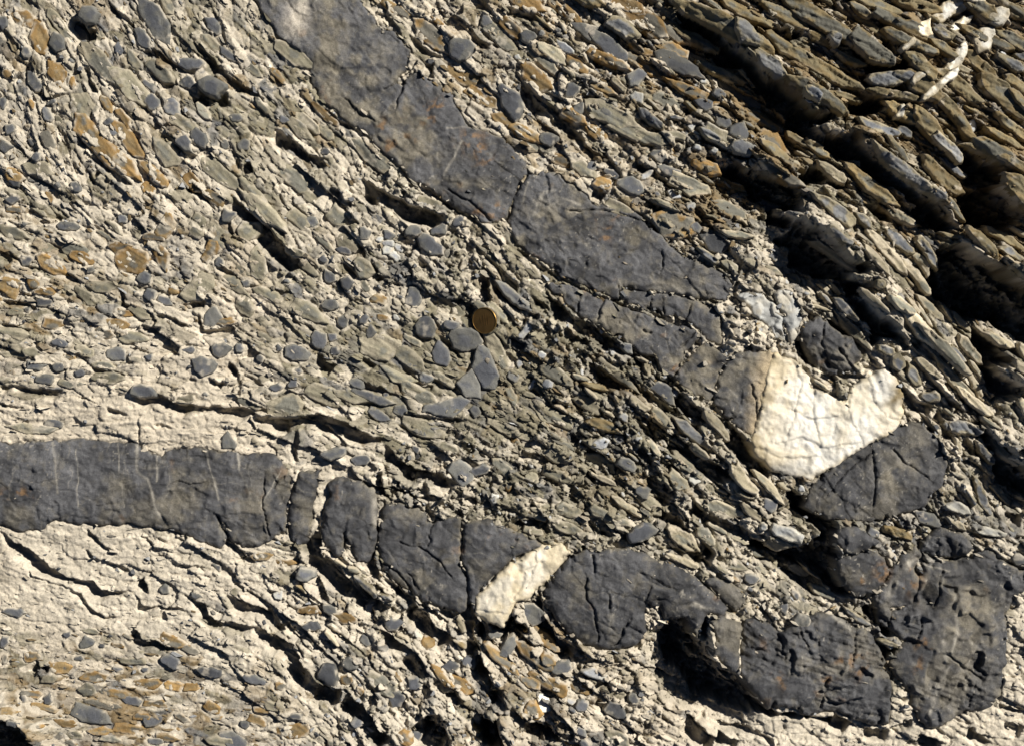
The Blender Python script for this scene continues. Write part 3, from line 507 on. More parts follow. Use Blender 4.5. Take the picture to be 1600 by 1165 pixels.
V_('N', (50, [(0, 90), (180, 50), (200, 120), (190, 200), (50, 190), (40, 220), (140, 260), (150, 310), (60, 300), (0, 280)]),
   (65, [(190, 260), (320, 330), (440, 440), (540, 515), (620, 560), (560, 600), (480, 620), (260, 605), (160, 540), (150, 440), (60, 380), (130, 330)]), (40, [(480, 620), (620, 650), (640, 720), (500, 730)]),
   (55, [(790, 50), (860, 30), (1060, 200), (1140, 300), (1100, 330), (980, 320), (900, 230), (890, 180)]), (70, [(1210, 90), (1400, 40), (1480, 130), (1540, 240), (1520, 300), (1460, 330), (1330, 300), (1230, 280), (1200, 180)]),
   (90, [(1060, 430), (1180, 410), (1300, 490), (1480, 600), (1600, 660), (1760, 720), (1760, 1030), (1600, 1000), (1480, 955), (1380, 895), (1300, 880), (1180, 800), (1060, 720), (1040, 600), (1040, 500)]),
   (65, [(1290, 900), (1440, 1040), (1460, 1090), (1560, 1165), (1330, 1165), (1300, 1060), (1280, 980)]), (60, [(590, 760), (700, 880), (780, 900), (810, 980), (720, 1010), (650, 1030), (640, 950), (560, 830), (510, 770)]),
   (35, [(370, 850), (450, 930), (520, 960), (560, 1010), (480, 990), (400, 970), (360, 900)]), (40, [(180, 1000), (270, 1080), (300, 1160), (220, 1130), (170, 1060)]), (35, [(610, 160), (700, 170), (760, 260), (690, 260), (640, 220)]), (40, [(330, 10), (480, 10), (560, 80), (430, 60)]))
V_('H', (60, [(1370, 800), (1450, 900), (1573, 1030), (1700, 1130), (1700, 1200), (1573, 1140), (1480, 1100), (1430, 950), (1380, 870)]), (55, [(1400, 560), (1500, 640), (1573, 640), (1573, 700), (1500, 700), (1430, 720)]))
V_('L', (60, [(500, 0), (570, 20), (580, 95), (720, 150), (705, 210), (720, 285), (700, 300), (708, 400), (790, 475), (720, 475), (640, 400), (590, 350), (480, 315), (470, 270), (590, 240), (650, 190), (560, 110), (505, 70)]), (40, [(330, 215), (470, 250), (480, 300), (400, 270), (330, 260)]),
   (45, [(815, 480), (860, 530), (880, 590), (930, 650), (960, 650), (900, 600), (850, 540), (840, 480)]))
V_('K', (75, [(785, 660), (850, 590), (905, 565), (940, 650), (1000, 700), (1020, 745), (1090, 815), (1145, 840), (1200, 900), (1250, 985), (1280, 1010), (1180, 1005), (1090, 985), (950, 925), (880, 840), (790, 740)]),
   (30, [(1250, 990), (1400, 1010), (1573, 1040), (1573, 1060), (1400, 1035), (1270, 1025)]), (30, [(940, 330), (1010, 280), (1030, 300), (1000, 345)]))
V_('J', (35, [(740, 1045), (830, 1010), (880, 1140), (800, 1120), (750, 1130)]), (35, [(1010, 580), (1040, 620), (1060, 680), (1000, 680)]), (40, [(1030, 1050), (1100, 1040), (1120, 1160), (1040, 1165)]), (40, [(1150, 570), (1200, 600), (1240, 650), (1160, 640)]), (30, [(1250, 1060), (1330, 1080), (1400, 1150), (1330, 1130)]))
V_('Z', (40, [(1086, 962), (1104, 962), (1106, 990), (1117, 1018), (1105, 1022), (1088, 1004)]), (34, [(-60, 1122), (-20, 1120), (18, 1124), (42, 1136), (52, 1156), (50, 1190), (-60, 1200)]), (30, [(766, 955), (792, 968), (800, 985), (782, 1000), (768, 975)]))  # the bottom-left corner pit is made up, shaped to stand in for a cast shadow
C_('grey_pebble', 'Q', (550, 500, 90, 60, -30), (630, 520, 60, 40, 10), (730, 660, 60, 40, 20), (1530, 1000, 60, 50, 20))

# ------------------------------------------------------------------ block surfaces
H0 = (7 * fbm(X, Y, 420, 2, 4) + 3 * fbm(X, Y, 120, 2, 6)).astype(np.float32)
# the upper right stands higher, layer over layer; the lower left falls away a little
H0 += 10 * sstep(900, 1500, X - 0.5 * Y) + 6 * sstep(600, 900, X) * sstep(900, 700, Y)

# ------------------------------------------------------------------ voids
VD = np.zeros((NY, NX), np.float32)
VS = np.full((NY, NX), -1e3, np.float32)
for dep, P in VOID:
    P = np.array(P)
    js, is_ = window(P[:, 0].min() - 14, P[:, 0].max() + 14, P[:, 1].min() - 14, P[:, 1].max() + 14)
    d = 2.0 + poly_sdf(P, X[js, is_], Y[js, is_]) + 4.8 * vn(X[js, is_], Y[js, is_], 17, 4) + 2.8 * vn(X[js, is_], Y[js, is_], 7, 7)
    VD[js, is_] = np.maximum(VD[js, is_], dep * 1.9 * np.clip(sstep(-1, 10, d) * (1 + .22 * vn(X[js, is_], Y[js, is_], 7, 2) + .16 * vn(X[js, is_], Y[js, is_], 3.4, 3)), 0, 1.4))
    VS[js, is_] = np.maximum(VS[js, is_], d)
VD = np.where(VD > 60, 60 + (VD - 60) * .3, VD)


def smooth_box(A, r):
    """box blur through cumulative sums"""
    for ax in (0, 1):
        P_ = np.concatenate([np.repeat(np.take(A, [0], ax), r + 1, ax), A, np.repeat(np.take(A, [-1], ax), r, ax)], ax).astype(np.float64)
        c = np.cumsum(P_, ax)
        n = A.shape[ax]
        A = (np.take(c, range(2 * r + 1, 2 * r + 1 + n), ax) - np.take(c, range(0, n), ax)) / (2 * r + 1)
    return A.astype(np.float32)


def shifted(A, px, py):
    """A moved by (px, py) photograph pixels"""
    i = np.clip(np.arange(NX) - int(round(px / ST)), 0, NX - 1)
    j = np.clip(np.arange(NY) - int(round(py / ST)), 0, NY - 1)
    return A[np.ix_(j, i)]


# layer over layer: the rock stands higher on the sunny side of each hollow and lies lower beyond it
vm_ = np.clip(VD / 75, 0, 1.1)
vb_ = smooth_box(smooth_box(vm_, 12), 12)
H00 = H0.copy()
H0 += 46 * shifted(vb_, SDX * 28, SDY * 28) - 50 * shifted(vb_, -SDX * 30, -SDY * 30)


class Cells:
    """lens-shaped pieces packed along the bedding: nearest and second nearest centre in a stretched metric"""

    def __init__(self, step, asp, seed, size_of=None, iso=0.0):
        r = np.random.default_rng(seed)
        gx = np.arange(-80, 1690, step)
        gy = np.arange(-80, 1260, step)
        sx, sy = np.meshgrid(gx, gy)
        sx = (sx + r.uniform(-.8, .8, sx.shape) * step).ravel()
        sy = (sy + r.uniform(-.8, .8, sy.shape) * step).ravel()
        th = direction(sx, sy) + r.normal(0, .16 + iso, sx.shape)
        k = np.exp(r.normal(0, .28, sx.shape))
        q = asp * np.exp(r.normal(0, .3, sx.shape))
        b = step * 0.62 * k / np.sqrt(q)
        a = b * q
        self.sx, self.sy, self.th, self.a, self.b = sx, sy, th, a, b
        n = len(sx)
        self.n = n
        self.f1 = np.full((NY, NX), 9.0, np.float32)
        self.f2 = np.full((NY, NX), 9.0, np.float32)
        self.id = np.zeros((NY, NX), np.int32)
        jx = 0.12 * step * vn(X, Y, step * .4, seed % 7)
        jy = 0.12 * step * vn(X, Y, step * .4, seed % 5 + 3)
        XX, YY = X + jx, Y + jy
        c, s = np.cos(th), np.sin(th)
        R = 1.9
        ex = R * np.sqrt((a * c) ** 2 + (b * s) ** 2)
        ey = R * np.sqrt((a * s) ** 2 + (b * c) ** 2)
        for i in range(n):
            js, is_ = window(sx[i] - ex[i], sx[i] + ex[i], sy[i] - ey[i], sy[i] + ey[i])
            if js.stop <= js.start or is_.stop <= is_.start:
                continue
            dx = XX[js, is_] - np.float32(sx[i])
            dy = YY[js, is_] - np.float32(sy[i])
            u = (dx * np.float32(c[i]) + dy * np.float32(s[i])) * np.float32(1 / a[i])
            v = (dy * np.float32(c[i]) - dx * np.float32(s[i])) * np.float32(1 / b[i])
            d = np.sqrt(u * u + v * v)
            f1 = self.f1[js, is_]
            m = d < f1
            self.f2[js, is_] = np.minimum(self.f2[js, is_], np.where(m, f1, d))
            self.f1[js, is_] = np.where(m, d, f1)
            self.id[js, is_] = np.where(m, i, self.id[js, is_])
        self.gap = np.clip(self.f2 - self.f1, 0, 3)
        far_ = self.f1 > 8
        self.dx = np.where(far_, 0, X - sx[self.id].astype(np.float32))
        self.dy = np.where(far_, 0, Y - sy[self.id].astype(np.float32))
        self.gap = np.where(far_, .5, self.gap)

    def per(self, vals):
        return np.asarray(vals, np.float32)[self.id]


big = Cells(52, 3.2, 11)
mid = Cells(19, 2.3, 12)
sml = Cells(8.5, 1.6, 13, iso=.5)
rub = Cells(13, 1.5, 14, iso=.7)
frac = Cells(30, 1.9, 16, iso=.9)
frac2 = Cells(14, 2.0, 17, iso=.9)

BSD = np.full((NY, NX), -1e3, np.float32)   # signed distance into any block
BZ = np.full((NY, NX), -1e3, np.float32)
fac = rng.normal(0, 1, (rub.n, 2)).astype(np.float32)
facet_mid = mid.per(rng.normal(0, .09, mid.n)) * mid.dx + mid.per(rng.normal(0, .09, mid.n)) * mid.dy
facet_rub = frac2.per(rng.normal(0, .2, frac2.n)) * frac2.dx + frac2.per(rng.normal(0, .2, frac2.n)) * frac2.dy + frac2.per(rng.normal(0, .8, frac2.n))
facet_frac = frac.per(rng.normal(0, .16, frac.n)) * frac.dx + frac.per(rng.normal(0, .16, frac.n)) * frac.dy + frac.per(rng.normal(0, 1.4, frac.n))
facet_rub = smooth_box(facet_rub, 1)
facet_frac = smooth_box(facet_frac, 1)
facet_big = big.per(rng.normal(0, .07, big.n)) * big.dx + big.per(rng.normal(0, .07, big.n)) * big.dy
n60 = fbm(X, Y, 70, 3, 7)
n12 = fbm(X, Y, 14, 3, 2)
n5 = vn(X, Y, 4.2, 9)
jag = 2.2 * vn(X, Y, 13, 5) + 1.2 * vn(X, Y, 5, 6)
for b in BLOCKS:
    P = np.array(b['P'])
    pad = 14
    js, is_ = window(P[:, 0].min() - pad, P[:, 0].max() + pad, P[:, 1].min() - pad, P[:, 1].max() + pad)
    x, y = X[js, is_], Y[js, is_]
    d = poly_sdf(P, x, y) + 1.5 + 1.25 * jag[js, is_] - 3.2 * sstep(.25, .6, vn(x, y, 8, 2)) * sstep(-.1, .5, vn(x, y, 50, 3))
    cx, cy = P.mean(0)
    dv_ = (H0 - H00)[js, is_]
    base = H00[js, is_] + float(dv_[d > 0].mean()) * .8 + .2 * dv_
    z = base + b['off'] + b['tilt'][0] * (x - cx) + b['tilt'][1] * (y - cy)
    k = 1.0
    if b['mat'] == 'rough':
        k = 3.3
    if b['mat'] == 'quartz':
        k = 1.1
    z = z + min(k, 1.8) * 1.6 * n60[js, is_] + (.95 if b['mat'] == 'dark' else .8) * n12[js, is_] + (.42 if b['mat'] == 'dark' else .4) * n5[js, is_]
    if b['mat'] == 'dark':
        z = z - 1.3 * np.clip(1 - big.gap[js, is_] / .05, 0, 1) * sstep(0, .5, vn(x, y, 60, 5)) + (.35 * facet_mid[js, is_] + .25 * np.clip(facet_big[js, is_], -6, 6)) * (b['mat'] != 'rough')
    patchy = sstep(-.4, .5, vn(x, y, 55, 2))
    if b['mat'] == 'quartz':
        z = z + .7 * n12[js, is_] + ( .3 * smooth_box(np.clip(facet_frac, -6, 6), 2)[js, is_]) + .15 * patchy * np.clip(facet_rub[js, is_], -3, 3)
    elif b['mat'] == 'rough':
        z = z + 1.1 * np.clip(facet_frac[js, is_], -7, 7) + .8 * patchy * np.clip(facet_rub[js, is_], -4, 4) + .7 * patchy * L1[js, is_] - 1.6 * patchy * (1 - np.clip(frac.gap[js, is_] / .08, 0, 1))
    elif b['mat'] == 'pale':
        z = z + .6 * np.clip(facet_frac[js, is_], -5, 5) + .6 * np.clip(facet_rub[js, is_], -4, 4) - 2.0 * (1 - np.clip(frac.gap[js, is_] / .08, 0, 1))
    elif b['mat'] == 'dark':
        z = z + .32 * np.clip(facet_frac[js, is_], -6, 6) + .15 * patchy * np.clip(facet_rub[js, is_], -3, 3)
    z = z + (6 if b['group'] == LG or b['mat'] == 'rough' else 3) * (np.clip(d, 0, 26) / 26) ** .6
    r = b['r'] * (1.25 if b['group'] == LG or b['mat'] == 'rough' else .9)
    di = np.clip(d, 0, r)
    z = z - r * 0.75 * (1 - np.sqrt(np.clip(1 - (1 - di / r) ** 2, 0, 1)))
    for c in b['cracks']:
        cd, _ = line_dist(c, x + 2.4 * vn(x, y, 11, 3) + 1.2 * n5[js, is_], y + 2.4 * vn(x, y, 11, 4))
        cw = 1.25 * np.clip(1 + .8 * vn(x, y, 17, 9), .35, 1.7)
        z = z - (.8 if b['mat'] == 'quartz' else 4.8) * np.exp(-(np.abs(cd) / cw) ** 2) + 1.3 * np.exp(-((cd - 4) / 6) ** 2) * (cd > 0)
    zed = z
    z = np.where(d < 0, zed - np.minimum(70, -d * 8.0), zed)
    b['win'] = (js, is_)
    b['d'] = d
    b['z'] = z
    m = d > BSD[js, is_]
    BSD[js, is_] = np.where(m, d, BSD[js, is_])
    BZ[js, is_] = np.where(m, z, BZ[js, is_])

# ------------------------------------------------------------------ ledges
LD = np.zeros((NY, NX), np.float32)
LUP = np.zeros((NY, NX), np.float32)
wob = 3.0 * vn(X, Y, 16, 6) + 1.6 * vn(X, Y, 6, 7)
for wpx, P in LEDG:
    A = np.array(P)
    pad = 34
    js, is_ = window(A[:, 0].min() - pad, A[:, 0].max() + pad, A[:, 1].min() - pad, A[:, 1].max() + pad)
    cd, t = line_dist(P, X[js, is_], Y[js, is_])
    n = cd + wob[js, is_]
    taper = np.clip(np.minimum(t, 1 - t) * 7, 0.15, 1) * (0.75 + 0.4 * vn(X[js, is_], Y[js, is_], 22, 8))
    D = (2.0 * wpx + 1.5 + 1.6 * max(0, wpx - 4)) * taper
    wd = np.clip((1.35 + .35 * min(1, max(0, wpx - 6) / 4) + .3 * (wpx >= 12)) * wpx * taper, 1.6, None)
    lo = np.where(n <= 0, np.exp(-np.clip(-n / wd - 0.7, 0, None) ** 2 * 1.8), np.clip(1 - n / 2.0, 0, 1))
    lo = lo * sstep(30, 20, np.abs(cd))
    LD[js, is_] = np.maximum(LD[js, is_], D * lo)
    up = 0.26 * D * np.where(n > 0, np.exp(-n / 13.0) * sstep(-1, 2, n), 0) * sstep(33, 20, np.abs(cd))
    LUP[js, is_] = np.maximum(LUP[js, is_], up)

# ------------------------------------------------------------------ clasts placed in the rock (hand-read, then filled in)
occ = np.zeros((NY, NX), np.uint8)


def stamp_occ(x, y, l, wd, a, grow=1.0):
    js, is_ = window(x - l, x + l, y - l, y + l)
    dx, dy = X[js, is_] - x, Y[js, is_] - y
    u = (dx * math.cos(a) + dy * math.sin(a)) / (l * .5 * grow)
    v = (dy * math.cos(a) - dx * math.sin(a)) / (wd * .5 * grow)
    return js, is_, u * u + v * v


TOPL = [   # distinctive single stones, things of their own
    ('A', (415, 80, 85, 78, 20), 'grey_pebble', 'dark knob of stone jutting over a black hollow, in the top left', 16),
    ('A', (970, 395, 120, 85, 15), 'grey_pebble', 'smooth dark oval pebble with a black shadow under it, left of the rusty slab', 11),
    ('B', (1330, 630, 85, 75, 20), 'grey_pebble', 'small squarish dark pebble close beside the upper edge of the rusty slab', 8),
    ('E', (660, 672, 120, 62, 10), 'grey_pebble', 'dark pointed pebble hanging over the long crack above the lower layer', 8),
    ('E', (1520, 955, 120, 52, -15), 'grey_pebble', 'dark wing-shaped stone on pale rock just above the narrow upright block', 9),
    ('F', (770, 385, 100, 88, 80), 'grey_pebble', 'dark square pebble with a pale rim, left of the coin', 5),
    ('K', (705, 195, 130, 72, -20), 'grey_pebble', 'loose dark grey stone above the widest lower block', 11),
    ('I', (775, 780, 95, 62, 25), 'grey_pebble', 'rounded grey pebble in cream rock near the brown bands at bottom left', 7),
    ('J', (330, 840, 95, 90, 30), 'grey_pebble', 'blocky dark stone at the head of the bottom black crevice', 6),
]
for r, row, kind, label, rise in TOPL:
    x, y = pt(r, row[0], row[1])
    s = SCL[r]
    js, is_, q = stamp_occ(x, y, row[2] * s, row[3] * s, math.radians(row[4]))
    occ[js, is_] |= (q < 1.2).astype(np.uint8)
keep = []
for c in CLASTS:
    if 'slab' in c[0]:
        c = (c[0], c[1], c[2], c[3] * .95, c[4] * .7, c[5])
    js, is_, q = stamp_occ(*c[1:])
    mm = q < 1
    if mm.sum() == 0:
        continue
    if (occ[js, is_][mm] > 0).mean() > 0.45 and 'slab' not in c[0]:
        continue
    if (BSD[js, is_][mm] > 2).mean() > 0.5:
        continue
    occ[js, is_] |= (q < 1.1).astype(np.uint8)
    keep.append(c)
CLASTS = keep
cnt = {}
for c in CLASTS:
    cnt[c[0]] = cnt.get(c[0], 0) + 1
NG0 = cnt.get('grey_pebble', 0)
LIM = {'brown_slab': 230, 'olive_slab': 150, 'grey_slab': 80, 'grey_pebble': NG0 + 35, 'olive_clast': 290, 'brown_clast': 290, 'pale_chip': 200}
r2 = np.random.default_rng(5)
CLU = fbm(X, Y, 95, 3, 11)
for size_lo, size_hi, tries in ((26, 50, 4000), (14, 26, 3600), (9, 14, 2500)):
    for _ in range(tries):
        x, y = r2.uniform(-40, 1640), r2.uniform(-40, 1205)
        i = int((x - GX[0]) / ST); j = int((y - GY[0]) / ST)
        if BSD[j, i] > -4 or VS[j, i] > -5 or LD[j, i] > 5:
            continue
        cr, br, gr, ru = CREAM[j, i], BROWN[j, i], GREY[j, i], RUB[j, i]
        if (CLU[j, i] < .0 and REL[j, i] < .98) or cr > .72 or r2.random() < cr * 0.8:
            continue
        p = r2.random()
        kind = 'brown_clast' if p < br else ('grey_pebble' if p < br + gr else 'olive_clast')
        thin = REL[j, i] > .98 and size_hi > 20
        if thin:
            kind = {'brown_clast': 'brown_slab', 'grey_pebble': 'grey_slab', 'olive_clast': 'olive_slab'}[kind]
        if size_hi < 20 and r2.random() < ru * .5:
            kind = 'pale_chip'
        if cnt.get(kind, 0) >= LIM[kind]:
            continue
        l = r2.uniform(size_lo, size_hi)
        if thin:
            l *= 1.35
        if kind == 'grey_pebble' and l > 24:
            continue
        asp = {'grey_pebble': 1.45, 'olive_clast': 2.4, 'brown_clast': 2.3, 'pale_chip': 1.4}.get(kind, 3.6) * math.exp(r2.normal(0, .2))
        wd = max(6.0, l / asp)
        a = float(direction(x, y)) + r2.normal(0, .2 if kind != 'pale_chip' else .8)
        js, is_, q = stamp_occ(x, y, l, wd, a)
        mm = q < 1.15
        if (occ[js, is_][mm] > 0).any() or (BSD[js, is_][mm] > -1).any():
            continue
        occ[js, is_] |= mm.astype(np.uint8)
        cnt[kind] = cnt.get(kind, 0) + 1
        CLASTS.append((kind, x, y, l, wd, a))

# ------------------------------------------------------------------ the rock surface between
tint_r = np.random.default_rng(21)
C_CREAM = np.array([.49, .435, .34]); C_OLIVE = np.array([.185, .165, .112]); C_BROWN = np.array([.19, .14, .076]); C_GREY = np.array([.12, .12, .118]); C_PALE = np.array([.31, .29, .24])


def cell_tint(cells, seed):
    rr = np.random.default_rng(seed)
    ii = np.clip(((cells.sx - GX[0]) / ST).astype(int), 0, NX - 1)
    jj = np.clip(((cells.sy - GY[0]) / ST).astype(int), 0, NY - 1)
    cr, br, gr = CREAM[jj, ii], BROWN[jj, ii], GREY[jj, ii]
    p = rr.random(cells.n)
    q = rr.random(cells.n)
    c = np.where((q < cr)[:, None], C_CREAM, np.where((p < br)[:, None], C_BROWN, np.where((p < br + gr)[:, None], C_GREY, C_OLIVE)))
    return (c * np.exp(rr.normal(0, .12, cells.n))[:, None]).astype(np.float32), (q < cr)


tb, _ = cell_tint(big, 31)
tm, mcream = cell_tint(mid, 32)
ts, _ = cell_tint(sml, 33)
tr_, _ = cell_tint(rub, 34)
mixn = sstep(-.4, .4, fbm(X, Y, 60, 3, 3))[..., None]
COL = tm[mid.id] * (1 - .45 * mixn) + tb[big.id] * (.45 * mixn)
COL = COL * .75 + ts[sml.id] * .25
rm = sstep(.35, .75, RUB + .3 * fbm(X, Y, 50, 3, 1))[..., None]
COL = COL * (1 - .55 * rm) + .55 * rm * (tr_[rub.id] * .82 + .18 * C_PALE)
fill = np.clip(1 - mid.gap / .22, 0, 1) * (0.08 + 0.6 * CREAM) * sstep(-.5, .5, fbm(X, Y, 30, 2, 9))
COL = COL * (1 - fill[..., None]) + C_CREAM * fill[..., None]
# pale film creeping over everything where the rock is creamy
film = sstep(.34, .92, CREAM + .5 * fbm(X, Y, 38, 4, 6) - .25) * .88
COL = COL * (1 - film[..., None]) + C_CREAM * film[..., None]
COL *= (1 + .10 * L1 + .05 * n12)[..., None].clip(.6, 1.5)
pinkish = sstep(.2, .9, fbm(X, Y, 220, 2, 10))[..., None] * .5
COL = COL * (1 - pinkish * np.array([0, .03, .06]))

k = REL
lam = Cells(22, 5.0, 15)
wlam = sstep(.95, 1.2, REL + .12 * fbm(X, Y, 60, 2, 4))
nod = 1 - np.clip(mid.f1, 0, 1.3) ** 2
H = H0.copy()
hb = big.per(tint_r.normal(0, 2.6, big.n)); hm = mid.per(tint_r.normal(0, 1.7, mid.n)); hs = sml.per(tint_r.normal(0, .7, sml.n))
# shingled: each lens rises a little towards its down-sun edge and drops off there
dsun_b = -(big.dx * SDX + big.dy * SDY)
dsun_m = -(mid.dx * SDX + mid.dy * SDY)
k2 = np.clip(k * 1.25 - .2, .2, 1.4) * (1 - .5 * sstep(.7, 1, CREAM))
H += k2 * (1.25 * hb + .11 * dsun_b + np.clip(facet_big, -5, 5) * .6 - 5.0 * (1 - np.clip(big.gap / .16, 0, 1)) * sstep(-.3, .4, fbm(X, Y, 40, 2, 8)))
H += k2 * .9 * (hm + .15 * dsun_m + facet_mid * .7 + 1.3 * nod - 2.6 * (1 - np.clip(mid.gap / .2, 0, 1)))
H += (.5 + .5 * k) * (hs - 1.0 * (1 - np.clip(sml.gap / .3, 0, 1)) + .10 * (sml.per(tint_r.normal(0, 1, sml.n)) * sml.dx + sml.per(tint_r.normal(0, 1, sml.n)) * sml.dy))
dsun_l = -(lam.dx * SDX + lam.dy * SDY)
H += wlam * (lam.per(tint_r.normal(0, 3.0, lam.n)) + .30 * np.clip(dsun_l, -20, 20) - 9.5 * (1 - np.clip(lam.gap / .3, 0, 1)))
rz = rub.per(tint_r.normal(0, 2.6, rub.n)) + .33 * (rub.per(tint_r.normal(0, 1, rub.n)) * rub.dx + rub.per(tint_r.normal(0, 1, rub.n)) * rub.dy) - 3.0 * (1 - np.clip(rub.gap / .2, 0, 1))
H += rm[..., 0] * rz * 1.1
H += (1 - .6 * CREAM) * (.4 * L1 + 1.1 * L2 * np.clip(k * 1.3 - .35, .25, 1.2)) + .5 * n12 + .25 * n5 + 2.0 * k * n60
H += CREAM * (1.6 * fbm(X, Y, 22, 3, 10) + 1.0 * np.abs(fbm(X, Y, 12, 2, 1)))
H += LUP - LD
H = H - VD + np.clip(VD / 60, 0, 1) * (2.2 * rz + 5 * n12 + 2.5 * np.clip(lam.per(tint_r.normal(0, 3, lam.n)), -6, 6))
# shallow seat round every stone
for c in CLASTS:
    js, is_, q = stamp_occ(c[1], c[2], c[3] + 3, c[4] + 3, c[5])
    g = np.clip(1.55 - q, 0, 1) * np.clip(.08 * c[4], .6, 2.0)
    H[js, is_] -= g * (q > .55)
    if c[0] in ('grey_pebble', 'brown_clast') and CREAM[min(NY - 1, max(0, int((c[2] - GY[0]) / ST))), min(NX - 1, max(0, int((c[1] - GX[0]) / ST)))] > .35:
        rim = (sstep(1.75, 1.2, q) * .75)[..., None]
        COL[js, is_] = COL[js, is_] * (1 - rim) + C_CREAM * rim
# the rock lies under the blocks, with a tight joint along their edges
H = np.where(BSD > -3.5, np.minimum(H, np.maximum(BZ, H0 - 30) + 0 * H) if False else H, H)
joint = sstep(-3.2, .5, BSD)
H = np.where(BSD > -3.2, H - 2.2 * joint, H)
H = np.where(BSD > 1.0, np.minimum(H, BZ - 3.0 - np.clip(BSD - 1, 0, 4) * 2.0), H)
# resting place of the coin
coin_xy = (758.0, 501.0)
rc = np.hypot(X - coin_xy[0], Y - coin_xy[1])
jc, ic = int((coin_xy[1] - GY[0]) / ST), int((coin_xy[0] - GX[0]) / ST)
zc = float(H0[jc, ic]) + 1.0
H = np.where(rc < 44, np.minimum(H, zc + np.clip(rc - 24, 0, 20) * .45), H)
H = np.where(rc < 23, zc + .36 * (X - coin_xy[0]) + .6 * n12 + 1.0, H)
H = np.where(rc < 36, H - 5.5 * sstep(4, 16, -(.9 * (X - coin_xy[0]) - .4 * (Y - coin_xy[1]))) * sstep(36, 26, rc), H)
H = H.astype(np.float32)

# ------------------------------------------------------------------ materials


def nn(t, typ, **kw):
    n = t.nodes.new(typ)
    for a, v in kw.items():
        setattr(n, a, v)
    return n


def noise(t, vec, scale, detail=4, rough=.6):
    n = nn(t, 'ShaderNodeTexNoise')
    n.inputs['Scale'].default_value = scale
    n.inputs['Detail'].default_value = detail
    n.inputs['Roughness'].default_value = rough
    t.links.new(vec, n.inputs['Vector'])
    return n.outputs['Fac']


def ramp(t, fac, stops):
    r = nn(t, 'ShaderNodeValToRGB')
    while len(r.color_ramp.elements) < len(stops):
        r.color_ramp.elements.new(.5)
    for e, (p, c) in zip(r.color_ramp.elements, stops):
        e.position = p
        e.color = (*c, 1) if len(c) == 3 else c
    t.links.new(fac, r.inputs[0])
    return r.outputs[0]


def mix(t, fac, a, b, mode='MIX'):
    m = nn(t, 'ShaderNodeMix', data_type='RGBA', blend_type=mode)
    for sock, v in ((m.inputs[0], fac), (m.inputs[6], a), (m.inputs[7], b)):
        if isinstance(v, (int, float)):
            sock.default_value = v
        elif isinstance(v, tuple):
            sock.default_value = (*v, 1)
        else:
            t.links.new(v, sock)
    return m.outputs[2]


def new_mat(name, rough=.85, spec=.25):
    m = bpy.data.materials.new(name)
    m.use_nodes = True
    t = m.node_tree
    p = t.nodes['Principled BSDF']
    p.inputs['Roughness'].default_value = rough
    p.inputs['Specular IOR Level'].default_value = spec
    tc = nn(t, 'ShaderNodeTexCoord')
    return m, t, p, tc.outputs['Object']


def bump(t, p, hs, dist, strength=.6):
    b = nn(t, 'ShaderNodeBump')
    b.inputs['Strength'].default_value = strength
    b.inputs['Distance'].default_value = dist
    t.links.new(hs, b.inputs['Height'])
    t.links.new(b.outputs[0], p.inputs['Normal'])


def attr_rock(name, rough, spec, lo, hi, bd):
    m, t, p, co = new_mat(name, rough, spec)
    a = nn(t, 'ShaderNodeAttribute', attribute_name='Col')
    f = noise(t, co, 900, 5, .7)
    c = mix(t, 1.0, a.outputs['Color'], ramp(t, f, [(.25, (lo,) * 3), (.75, (hi,) * 3)]), 'MULTIPLY')
    t.links.new(c, p.inputs['Base Color'])
    bump(t, p, noise(t, co, 700, 6, .75), bd, .8)
    return m


M = {}
M['rock'] = attr_rock('weathered_marl', .92, .15, .72, 1.28, .0012)
M['dark'] = attr_rock('dark_limestone', .7, .35, .55, 1.45, .001)
M['rough'] = attr_rock('hackly_limestone', .62, .4, .55, 1.45, .0013)
M['quartz'] = attr_rock('white_quartz', .55, .4, .9, 1.08, .0007)
M['stone'] = attr_rock('embedded_stone', .8, .25, .75, 1.25, .0008)
M['pale'] = attr_rock('pale_slate', .7, .3, .85, 1.15, .0006)


def coin_mat(name, c, rough):
    m, t, p, co = new_mat(name, rough, .5)
    f = noise(t, co, 160, 3, .6)
    t.links.new(ramp(t, f, [(.3, tuple(v * .8 for v in c)), (.7, tuple(v * 1.2 for v in c))]), p.inputs['Base Color'])
    p.inputs['Metallic'].default_value = .8
    bump(t, p, f, .0001, .5)
    return m


M['coin'] = coin_mat('worn_brass', (.21, .118, .036), .45)
M['coin_rim'] = coin_mat('polished_brass', (.24, .145, .042), .4)

# ------------------------------------------------------------------ mesh helpers


def w3(x, y, z):
    return ((x - 800.0) * S, (582.5 - y) * S, z * S)


def link(name, me, mats, parent=None):
    o = bpy.data.objects.new(name, me)
    col.objects.link(o)
    for m in (mats if isinstance(mats, (list, tuple)) else [mats]):
        me.materials.append(m)
    if parent is not None:
        o.parent = parent
    return o


def np_mesh(name, V, Q, colr=None, smooth=True):
    me = bpy.data.meshes.new(name)
    n, f = len(V), len(Q)
    me.vertices.add(n)
    me.vertices.foreach_set('co', np.ascontiguousarray(V, np.float32).ravel())
    me.loops.add(f * 4)
    me.loops.foreach_set('vertex_index', np.ascontiguousarray(Q, np.int32).ravel())
    me.polygons.add(f)
    me.polygons.foreach_set('loop_start', np.arange(0, f * 4, 4, dtype=np.int32))
    if smooth:
        me.polygons.foreach_set('use_smooth', np.ones(f, bool))
    if colr is not None:
        at = me.attributes.new('Col', 'FLOAT_COLOR', 'POINT')
        c4 = np.ones((n, 4), np.float32)
        c4[:, :3] = colr
        at.data.foreach_set('color', c4.ravel())
    me.update(calc_edges=True)
    return me


